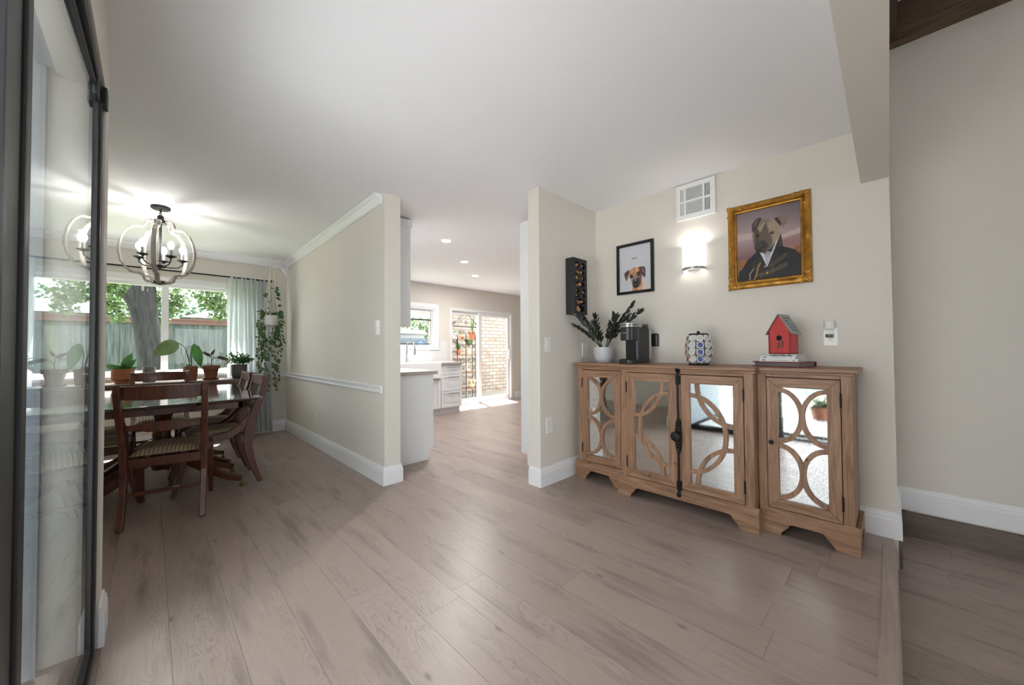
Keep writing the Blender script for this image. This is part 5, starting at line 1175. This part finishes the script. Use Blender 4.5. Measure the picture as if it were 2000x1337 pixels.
for k in range(4):
    b = MB(); y0 = .012+k*.5; xx = PX1-1.532; frame = []
    b.box(xx-.02, y0, .11, xx, y0+.494, .69); d = b.build('door', WHITEP, pc, bevel=.002)
    b = MB(); b.cyl((xx+.028, y0+.44, .5), (xx+.028, y0+.44, .63), .005); b.cyl((xx, y0+.44, .51), (xx+.028, y0+.44, .51), .004); b.cyl((xx, y0+.44, .62), (xx+.028, y0+.44, .62), .004); b.build('handle', CHROME, d)
    b = MB(); b.box(xx-.02, y0, .695, xx, y0+.494, .858); d = b.build('drawer', WHITEP, pc, bevel=.002)
    b = MB(); b.cyl((xx+.028, y0+.18, .78), (xx+.028, y0+.31, .78), .005); b.cyl((xx, y0+.19, .78), (xx+.028, y0+.19, .78), .004); b.cyl((xx, y0+.30, .78), (xx+.028, y0+.30, .78), .004); b.build('handle', CHROME, d)
# cabinets under the kitchen window
YF = 5.375
def drawer_bank(x0, x1, label):
    c = thing('base_cabinet', label, 'cabinet', (x0, YF, 0), 0, 'white kitchen base cabinets'); w = x1-x0
    b = MB(); b.box(0, .02, .11, w, .60, .862); b.build('carcass', WHITEP, c)
    b = MB(); b.box(.0, .06, 0, w-.01, .60, .11); b.build('toe_kick', WHITEP, c)
    for z0, z1 in ((.115, .395), (.40, .68), (.685, .858)):
        b = MB(); shaker(b, .004, w-.004, z0, z1, 0, fr=.045); d = b.build('drawer', WHITEP, c, bevel=.0015)
        b = MB(); zc = z1-.035 if z1 < .7 else z1-.045; b.cyl((w*.33, -.028, zc), (w*.80, -.028, zc), .006); b.cyl((w*.36, 0, zc), (w*.36, -.028, zc), .004); b.cyl((w*.77, 0, zc), (w*.77, -.028, zc), .004); b.build('handle', CHROME, d)
    return c
drawer_bank(3.565, 4.005, 'white three-drawer cabinet beside the sliding door')
c = thing('base_cabinet', 'white sink cabinet below the apron sink', 'cabinet', (2.74, YF, 0), 0, 'white kitchen base cabinets')
b = MB(); b.box(0, .02, .11, .82, .60, .62); b.box(0, .06, 0, .82, .60, .11); b.build('carcass', WHITEP, c)
for x in (.004, .412):
    b = MB(); shaker(b, x, x+.404, .115, .615, 0); d = b.build('door', WHITEP, c, bevel=.0015)
    b = MB(); xx = x+.36 if x < .1 else x+.045; b.cyl((xx, -.028, .42), (xx, -.028, .56), .005); b.cyl((xx, 0, .43), (xx, -.028, .43), .004); b.cyl((xx, 0, .55), (xx, -.028, .55), .004); b.build('handle', CHROME, d)
# worktops
wt = thing('worktop', 'pale stone worktop with grey edge on the partition cabinet', 'worktop', (1.532, 3.27, .864))
b = MB(); b.box(0, 0, 0, .60, 2.0, .034); b.build('edge_slab', QEDGE, wt, bevel=.003)
b = MB(); b.box(.002, .002, .034, .598, 1.998, .036); b.build('surface', QUARTZ, wt)
wt = thing('worktop', 'pale stone worktop beside the sink under the window', 'worktop', (3.55, 5.345, .864))
b = MB(); b.box(0, 0, 0, .475, .64, .034); b.build('edge_slab', QEDGE, wt, bevel=.003)
b = MB(); b.box(.002, .002, .034, .473, .638, .036); b.build('surface', QUARTZ, wt)
ck = thing('cooktop', 'flat black cooktop lying on the partition worktop', 'cooktop', (1.545, 3.85, .9)); b = MB(); b.box(0, 0, 0, .34, .55, .012); b.build('glass_plate', BLACK, ck, bevel=.003)
b = MB(); b.box(.15, .1, .0122, .33, .11, .0126); b.build('mark', DKB, ck)
# apron sink and tap
sk = thing('sink', 'white apron-front sink under the kitchen window', 'sink', (2.75, 5.325, .63))
b = MB(); b.box(0, 0, 0, .79, .03, .27); b.box(0, .03, 0, .79, .50, .03); b.box(0, .03, .03, .03, .50, .265); b.box(.76, .03, .03, .79, .50, .265); b.box(0, .47, .03, .79, .50, .265); b.box(0, .50, .235, .79, .66, .272); b.build('basin', mat('sink_ceramic', (.82, .82, .82), .2), sk, bevel=.008)
b = MB(); b.lathe([(.03, .031), (.04, .033), (.04, .031)], 18, (.39, .26, 0)); b.build('drain', CHROME, sk)
fa = thing('kitchen_tap', 'tall chrome spring-neck tap at the kitchen sink', 'tap', (3.19, 5.87, .902))
b = MB(); b.lathe([(.028, 0), (.026, .01), (.02, .02), (.019, .12), (.014, .13)], 18); b.build('body', CHROME, fa, smooth=True)
b = MB(); P = [(0, 0, .12), (0, 0, .24), (.002, -.005, .30), (.02, -.02, .345), (.05, -.05, .36), (.082, -.08, .345), (.097, -.097, .30), (.10, -.10, .25)]; b.tube(P, .0105, 10); b.build('spring_neck', CHROME, fa, smooth=True)
b = MB(); b.cyl((.10, -.10, .25), (.10, -.10, .13), .014, .018, 14); b.build('spray_head', CHROME, fa, smooth=True)
b = MB(); b.cyl((.015, -.01, .085), (.085, -.03, .105), .006, .005, 10); b.build('lever', CHROME, fa, smooth=True)
b = MB(); b.box(2.0, 5.985, .90, 4.115, 6.0, 1.115); b.box(3.945, 5.985, 1.1152, 4.115, 6.0, 1.292); struct('trim_10', b, mat('backsplash_tile', (.76, .76, .75), .25), label='white tiled backsplash below the window')
# upper cabinet
uc = thing('wall_cabinet', 'white wall cabinet hanging on the partition at ceiling height', 'cabinet', (1.532, PY0, 1.34))
b = MB(); b.box(0, 0, 0, .285, 1.4, 1.0); b.build('carcass', WHITEP, uc, bevel=.002)
for k in range(3):
    b = MB(); b.box(.287, .004+k*.466, .003, .307, .466+k*.466, .985); b.build('door', WHITEP, uc, bevel=.002)
b = MB(); b.box(0, -.006, .985, .318, 1.4, 1.06); b.build('crown_filler', WHITEP, uc)
# tall pantry cabinet behind the pier
pn = thing('pantry_cabinet', 'tall white pantry cabinet behind the short wall', 'cabinet', (2.60, 2.115, 0))
b = MB(); b.prism([(0, 0), (.335, 0), (.335, .105), (.40, .105), (.40, 2.36), (0, 2.36)], 0, .02, 'YZ'); b.build('end_panel', WHITEP, pn)
b = MB(); b.box(.02, 0, .105, 1.2, .398, 2.36); b.box(.02, 0, 0, 1.2, .33, .105); b.build('carcass', WHITEP, pn)
for k in range(2):
    b = MB(); b.box(.004+k*.6, .40, .11, .60+k*.6, .42, 2.35); d = b.build('door', WHITEP, pn, bevel=.002)
    b = MB(); xx = .54 if k == 0 else .66; b.cyl((xx, .448, 1.0), (xx, .448, 1.25), .006); b.cyl((xx, .42, 1.02), (xx, .448, 1.02), .004); b.cyl((xx, .42, 1.23), (xx, .448, 1.23), .004); b.build('handle', CHROME, d)
# wooden chair half hidden behind the pantry
CHW = woodmat('chair_wood', (.22, .10, .04), (.38, .19, .09), 'Z', .4, knots=False)
kc = thing('kitchen_chair', 'brown wooden chair peeking out behind the pantry cabinet', 'chair', (5.93, 5.33, 0), 85)
for s in (-1, 1):
    b = MB(); b.bar([(s*.19, .2, 0), (s*.19, .19, .45), (s*.185, .22, .70), (s*.18, .27, .95)], .035, [.03, .038, .032, .024]); b.build('back_post', CHW, kc, bevel=.004)
    b = MB(); b.bar([(s*.19, -.2, 0), (s*.19, -.19, .43)], .035, .035); b.build('front_leg', CHW, kc, bevel=.004)
b = MB(); b.box(-.22, -.22, .43, .22, .20, .46); b.build('seat', CHW, kc, bevel=.008)
b = MB()
for z in (.62, .74, .87): b.bar([(-.18, .20+(z-.45)*.13, z), (0, .225+(z-.45)*.13, z), (.18, .20+(z-.45)*.13, z)], .06, .016, (0, 0, 1))
b.build('back_slats', CHW, kc, bevel=.003)

# ---------------------------------------------------------------- outdoors: garden side
b = MB(); b.box(-14, 6.13, -.22, 3.4, 32, -.13); struct('ground', b, mat('garden_soil_grass', (.10, .13, .05), .95, bump=.6, bscale=20, var=.4), label='grassy garden ground')
b = MB(); b.box(3.4, 6.13, -.22, 14, 32, -.06); struct('patio', b, mat('patio_concrete', (.24, .215, .185), .85, bump=.2, var=.1), label='pale concrete patio behind the sliding door')
# fence
fn = thing('fence', 'weathered grey-green board fence with red-brown cap behind the garden', 'fence', (0, 11.2, -.13))
FENCE = mat('weathered_boards', (.052, .062, .061), .9, bump=.5, bscale=12, var=.6, vscale=3.2, stretch=(9, 9, .8))
FENCEG = mat('mossy_boards', (.046, .06, .030), .9, bump=.5, bscale=12, var=.6, vscale=3.2, stretch=(9, 9, .8))
random.seed(5); bA, bB = MB(), MB()
x = -7.0; k_ = 0
while x < 5.2:
    k_ += 1; w = .142; (bB if (1.0 < x < 1.9 and random.random() < .55) or random.random() < .12 else bA).box(x+(.0 if k_ % 2 else -.012), (k_ % 2)*.018, 0, x+w-.001+(.0 if k_ % 2 else .012), .02+(k_ % 2)*.018+random.uniform(0, .004), 1.95+random.uniform(-.006, .006)); x += w
bA.build('boards', FENCE, fn); bB.build('mossy_boards', FENCEG, fn)
b = MB(); b.box(-7, -.045, 1.95, 5.2, .075, 1.985); b.box(-7, -.03, 1.86, 5.2, -.002, 1.95); b.build('cap_rail', mat('red_brown_stain', (.085, .04, .034), .8), fn)
b = MB()
for xx in np.arange(-6.5, 5.2, 2.4): b.box(xx, .03, 0, xx+.09, .12, 1.86)
b.build('post', FENCE, fn)
# tree with leaning trunk
random.seed(21)
def crown(b, centre, rad, n, sc=1.0, squash=(1, 1, 1)):
    for i in range(n):
        u = Vector((random.gauss(0, 1), random.gauss(0, 1), random.gauss(0, 1))).normalized()*rad*random.uniform(.3, 1)**.6
        p = Vector(centre)+Vector((u.x*squash[0], u.y*squash[1], u.z*squash[2])); d = Vector((random.uniform(-1, 1), random.uniform(-1, 1), random.uniform(-.8, .5)))
        b.leaf(p, d, random.uniform(.06, .105)*sc, random.uniform(.035, .06)*sc, .25, (random.uniform(-1, 1), random.uniform(-1, 0), random.uniform(.2, 1)), .15, 2)
TX, TY = 0.0, 8.6
tr = thing('tree', 'thick leaning tree trunk with a forked limb in front of the fence', 'tree', (TX, TY, -.13))
b = MB()
b.tube([(.10, 0, -.05), (.07, 0, .25), (.035, 0, .7), (.0, 0, 1.2), (-.045, 0, 1.65), (-.105, 0, 2.1), (-.13, 0, 2.45), (-.08, .1, 3.1), (.0, .2, 4.2)], [.26, .19, .165, .155, .155, .175, .17, .13, .09], 44)
pth = [(.10, 0), (.07, 0), (.035, 0), (.0, 0), (-.045, 0), (-.105, 0), (-.13, 0), (-.08, .1), (.0, .2)]
rg = [random.uniform(-.09, .09)+(.06 if q % 4 < 2 else -.06) for q in range(44)]
for i_, p_ in enumerate(b.v):                                   # bark ridges
    cx_, cy_ = pth[i_//44]; k_ = 1+rg[(i_+i_//44) % 44]; p_.x = cx_+(p_.x-cx_)*k_; p_.y = cy_+(p_.y-cy_)*k_
b.tube([(-.07, 0, 1.85), (-.20, -.05, 2.12), (-.38, -.1, 2.36), (-.62, -.15, 2.62), (-1.2, -.2, 3.1)], [.13, .115, .10, .085, .06], 14)
b.tube([(.02, 0, 2.4), (.35, .1, 3.0), (.9, .2, 3.6), (1.6, .2, 4.0)], [.17, .14, .10, .06], 12)
b.build('trunk', BARK, tr, smooth=True, sharp=60)
b = MB()
for c, r, n in (((-1.0, -.3, 2.5), .4, 260), ((-.50, -.5, 2.28), .17, 90), ((-.42, -.6, 1.98), .10, 45), ((-.34, -.6, 1.76), .08, 30), ((-.36, -.5, 2.22), .12, 60), ((.17, .3, 2.2), .2, 110), ((.28, .2, 2.05), .15, 70), ((.16, .3, 1.80), .10, 40), ((.38, .1, 2.30), .2, 90), ((.82, -.2, 2.15), .22, 170), ((.72, -.1, 2.30), .25, 120), ((.86, -.3, 1.92), .14, 60), ((.3, .1, 3.2), 1.2, 260), ((-1.0, .1, 3.3), 1.1, 260), ((1.6, .1, 3.2), 1.0, 260)): crown(b, c, r, int(n*1.7), 1.0)
b.build('foliage', LEAFO, tr)
def bgtree(x, y, h, r, label, m, n=900, sc=2.6):
    t = thing('tree', label, 'tree', (x, y, -.13), 0, 'trees beyond the fence'); b = MB(); b.tube([(0, 0, 0), (.1, 0, h*.4), (0, 0, h*.8)], [.22, .16, .08], 10); b.build('trunk', BARK, t, smooth=True)
    b = MB()
    for q in range(9): crown(b, (random.uniform(-.6, .6)*r, random.uniform(-.5, .5)*r, h*random.uniform(.28, .95)), r*.55, n//9*2, sc)
    b.build('foliage', m, t)
bgtree(-1.0, 23.0, 4.6, 1.5, 'leafy green tree beyond the fence past the forked limb', LEAFO)
bgtree(.8, 27.0, 4.6, 1.5, 'dense green tree beyond the fence behind the thick trunk', LEAFO2)
bgtree(2.1, 24.0, 4.3, 1.4, 'bushy dark green tree rising behind the neighbour house roof ridge', LEAFO2)
bgtree(3.9, 26.5, 5.0, 1.6, 'leafy tree beyond the fence by the curtain side', LEAFO2)
bgtree(12.3, 21.0, 3.6, 1.6, 'green tree beyond the patio seen through kitchen window', LEAFO)
# neighbour's house
nh = thing('house', 'low neighbour house with grey hipped shingle roof beyond the fence', 'house', (2.35, 17.0, -.13))
b = MB(); b.box(-1.35, 0, 0, 2.6, 4, 2.42); b.build('wall', mat('house_wall', (.2, .19, .17), .9), nh)
b = MB(); e = 2.42; b.add([(-1.6, -.3, e), (2.9, -.3, e), (2.9, 4.3, e), (-1.6, 4.3, e), (-.35, 1.6, e+.55), (1.6, 1.6, e+.55)], [(0,1,5,4),(1,2,5),(2,3,4,5),(3,0,4),(3,2,1,0)]); b.build('roof', mat('grey_shingle', (.05, .052, .058), .9, bump=.3, var=.12, vscale=20), nh)
# white-walled shed seen through the kitchen window, picket fence, patio cover
sh = thing('garden_shed', 'low white garden shed seen through the kitchen window', 'shed', (5.5, 13.2, -.1)); b = MB(); b.box(-1.6, 0, 0, 2.45, 1.6, 1.86); b.build('wall', mat('shed_white', (.26, .26, .26), .8), sh)
b = MB(); b.prism([(-1.75, 1.86), (2.55, 1.86), (2.42, 2.02), (-1.7, 2.12)], -.1, 1.7); b.build('roof', MATS['shed_white'], sh)
pf = thing('picket_fence', 'pale blue-grey picket fence in front of the white shed', 'fence', (3.6, 12.3, -.1)); b = MB()
PICK = mat('bluegrey_paint', (.085, .108, .13), .8, var=.1)
for i in range(42): x = i*.1; b.prism([(x, 0), (x+.088, 0), (x+.088, 1.62), (x+.07, 1.68), (x+.018, 1.68), (x, 1.62)], 0, .02)
b.build('pickets', PICK, pf); b = MB(); b.box(0, .02, .4, 4.2, .06, .48); b.box(0, .02, 1.2, 4.2, .06, 1.28); b.build('rail', PICK, pf)
st = thing('wall_star', 'small dark blue metal ornament hanging on the picket fence', 'ornament', (7.24, 12.285, 1.36)); b = MB(); b.prism([(.22*(1 if k % 2 == 0 else .42)*math.cos(R(45*k)), .13*(1 if k % 2 == 0 else .5)*math.sin(R(45*k))) for k in range(8)], -.01, .012); b.build('star', mat('navy_metal', (.10, .15, .26), .6), st)
pcv = thing('patio_cover', 'white timber patio cover over the back patio', 'patio cover', (3.0, 6.2, 0))
WHT = mat('white_timber', (.42, .42, .41), .6)
b = MB()
for k in range(7): b.prism([(0, 2.16), (1.7, 2.0), (1.7, 2.08), (0, 2.26)], .1+k*.29, .14+k*.29, 'YZ')
b.build('rafter', WHT, pcv); b = MB(); b.box(0, 1.62, 1.90, 1.95, 1.70, 2.02); b.build('beam', WHT, pcv)
b = MB(); b.box(.05, 1.61, -.06, .14, 1.70, 1.9); b.build('post', WHT, pcv)
# brick wall of the house wing
BRICK = brickmat('pale_brick', (.215, .18, .155), (.30, .268, .235), (.12, .095, .08), .27, .097, (0, 2), .009, stain=(.19, .10, .065))
b = MB(); b.box(5.02, 7.95, -.2, 10.5, 8.15, 2.62); struct('wall_brick', b, BRICK, label='pale painted brick wall outside the sliding door')
b = MB(); b.prism([(4.6, 2.02), (5.02, 2.02), (5.95, 2.55), (10.8, 2.55), (10.8, 2.75), (5.9, 2.75), (4.6, 2.15)], 7.7, 8.2); struct('trim_11', b, WHT, label='white eaves board above the brick wall')
# wrought-iron plant rack
er = thing('plant_rack', 'black wrought-iron plant rack with scrolls against the brick wall', 'plant rack', (4.86, 6.95, -.06), 8)
RW = .98
b = MB()
for x in (0, .22, .50, RW-.16, RW): b.cyl((x, 0, 0), (x, 0, 1.75 if x in (0, RW) else 1.55), .009)
for x in (0, RW): b.cyl((x, .26, 0), (x, .26, 1.5), .009)
for z in (1.72,): b.cyl((0, 0, z), (RW, 0, z), .012)
b.build('frame', IRON, er)
def spiral(b, x, z, r, turns=1.6, s=1, a0=0, y=-.004):
    pts = []
    for i in range(22):
        t = i/21; a = R(a0)+s*turns*2*math.pi*t; rr = r*(1-.85*t); pts.append((x+rr*math.cos(a), y, z+rr*math.sin(a)))
    b.tube(pts, .006, 5)
b = MB()
for z in (.12, .33, .55, .80, .95, 1.12, 1.36, 1.52):
    for x in (.06, .16, RW-.08): spiral(b, x, z, .05, s=1 if x < .1 else -1)
for x in (.30, .42, .60, .74): 
    for z in (.16, .4, .76, .95, 1.28, 1.60): spiral(b, x, z, .05, s=-1)
for s, x in ((1, .10), (-1, RW-.12)): spiral(b, x, 1.80, .06, s=s)
b.tube([(.05, 0, 1.76), (.22, 0, 1.86), (.34, 0, 1.97), (RW/2, 0, 2.03), (RW-.34, 0, 1.97), (RW-.22, 0, 1.86), (RW-.05, 0, 1.76)], .008, 6)
for s, x in ((1, .30), (-1, .50)): spiral(b, x, 1.84, .055, s=s)
for z in (.5, .86, 1.2): b.tube([(.22, 0, z), (.36, 0, z+.09), (.50, 0, z)], .006, 5); b.tube([(.50, 0, z+.08), (.66, 0, z), (.82, 0, z+.08)], .006, 5)
b.build('scrolls', IRON, er, smooth=True)
SHW = woodmat('rack_shelf_wood', (.12, .06, .03), (.22, .12, .07), 'X', .6, knots=False)
for z in (.24, .62, 1.05, 1.42): b = MB(); b.box(0, 0, z, RW, .26, z+.016); b.build('shelf', SHW, er)
# pots on the rack
def rackpot(label, x, z, prof, m, leaves, lm, cat='plant', name='potted_plant', y=.10):
    p = Matrix.Rotation(R(8), 4, 'Z') @ Vector((x*1.2+.02, y, z)); t = thing(name, label, cat, (4.86+p.x, 6.95+p.y, -.06+p.z), 0, 'pots on the plant rack')
    b = MB(); b.lathe(prof, 24); b.build('pot', m, t, smooth=True)
    if leaves:
        b = MB()
        for d, ln, w, dr in leaves: b.leaf((0, 0, prof[-1][1]), d, ln, w, dr, (-.3, -1, .3), .15, 4)
        b.build('leaves', lm, t)
    return t
def spiky(n, ln, w, spread, seed):
    random.seed(seed); return [((random.uniform(-spread, spread), random.uniform(-spread, spread), 1), ln*random.uniform(.6, 1), w, random.uniform(0, .3)) for _ in range(n)]
def taper(r0, r1, h): return [(r0, 0), (r1, h), (r1*.92, h), (r1*.88, h*.85), (0, h*.85)]
rackpot('white pot with a small cactus on the top rack shelf', .19, 1.436, taper(.055, .07, .13), mat('white_glaze', (.78, .78, .77), .4), spiky(5, .09, .05, .4, 1), LEAF)
rackpot('small copper pot on the top rack shelf', .38, 1.436, [(.02, 0), (.05, .03), (.055, .06), (.03, .10), (.035, .11), (0, .11)], mat('copper', (.55, .24, .13), .3, metal=.9), None, None, 'pot', 'flower_pot')
rackpot('terracotta pot with tall upright stems on the top rack shelf', .66, 1.436, taper(.075, .085, .17), TERRA, [((.12, 0, 1), .5, .03, .05), ((.2, 0, 1), .42, .03, .05), ((.05, .1, 1), .38, .03, .1)], LEAF)
rackpot('small terracotta pot with round cactus pads on middle rack shelf', .27, 1.066, taper(.045, .062, .12), TERRA, [((-.3, 0, 1), .20, .10, .0), ((-.15, .1, 1), .26, .09, .0), ((.2, 0, 1), .12, .07, .1)], LEAF)
rackpot('pink planter with a spiky leafy plant on middle rack shelf', .55, 1.066, taper(.075, .085, .22), mat('pink_glaze', (.66, .44, .36), .5), spiky(14, .30, .045, .8, 3), LEAFL)
rackpot('round cream shell-shaped pot on the lower rack shelf', .52, .636, [(.03, 0), (.07, .04), (.08, .09), (.06, .14), (.05, .15), (0, .15)], mat('cream_glaze', (.60, .50, .42), .5), None, None, 'pot', 'flower_pot')
rackpot('large cream bowl pot on the bottom rack shelf', .64, .256, [(.04, 0), (.085, .04), (.105, .12), (.11, .20), (.10, .20), (.095, .17), (0, .17)], mat('cream_clay', (.66, .50, .33), .6), None, None, 'pot', 'flower_pot')

# ---------------------------------------------------------------- outdoors: entry patio at the left, seen in the mirrored doors
b = MB(); b.box(-12, -8, -.2, -.3, 2.06, -.05); b.box(-12, 2.06, -.2, -2.0, 6.0, -.05); struct('patio.001', b, mat('entry_concrete', (.55, .545, .535), .85, bump=.2, var=.08), label='pale concrete entry patio outside the glass door')
BRW = brickmat('garden_brick', (.42, .36, .31), (.52, .46, .40), (.36, .33, .30), .22, .075, (1, 2), .008)
b = MB(); b.box(-7.2, -8, -.1, -7.0, 4.1, 1.3); struct('wall_garden', b, BRW, label='low brick garden wall')
ag = thing('potted_plant', 'spiky grey-green agave in a brown urn on the entry patio', 'plant', (-2.3, .78, -.05)); b = MB(); b.lathe([(.11, 0), (.13, .05), (.16, .17), (.17, .21), (.15, .21), (.14, .19), (0, .19)], 28); b.build('pot', TERRAD, ag, smooth=True)
random.seed(8); b = MB()
for i in range(46): a = i*2.4; e = random.uniform(.1, 1.3); b.leaf((0, 0, .19), (math.cos(a), math.sin(a), e), random.uniform(.36, .52), .05, .12, (math.cos(a)*-.5, math.sin(a)*-.5, 1), .4, 4)
b.build('leaves', mat('agave_leaf', (.07, .11, .06), .6, var=.2), ag)
pl = thing('planter_box', 'blue-green glazed planter by the garden wall', 'planter', (-6.2, 1.4, -.05)); b = MB(); b.lathe([(.2, 0), (.27, .15), (.30, .26), (.27, .26), (.25, .22), (0, .22)], 26); b.build('pot', mat('teal_glaze', (.10, .30, .32), .35), pl, smooth=True)
b = MB(); crown(b, (0, 0, .45), .3, 260, 1.2); b.build('leaves', LEAFO, pl)
for i, (y, lab) in enumerate(((.2, 'leafy shrub on the street side of the planter by garden wall'), (2.6, 'leafy shrub on the house side of the planter by garden wall'))):
    s_ = thing('shrub', lab, 'shrub', (-6.3, y, -.05), 0, 'shrubs by the garden wall'); b = MB(); b.tube([(0, 0, 0), (.03, 0, .4), (0, 0, .8)], [.03, .025, .015], 8); b.build('stem', BARK, s_); b = MB(); crown(b, (0, 0, .7), .6, 300, 1.1); b.build('leaves', LEAFO, s_)
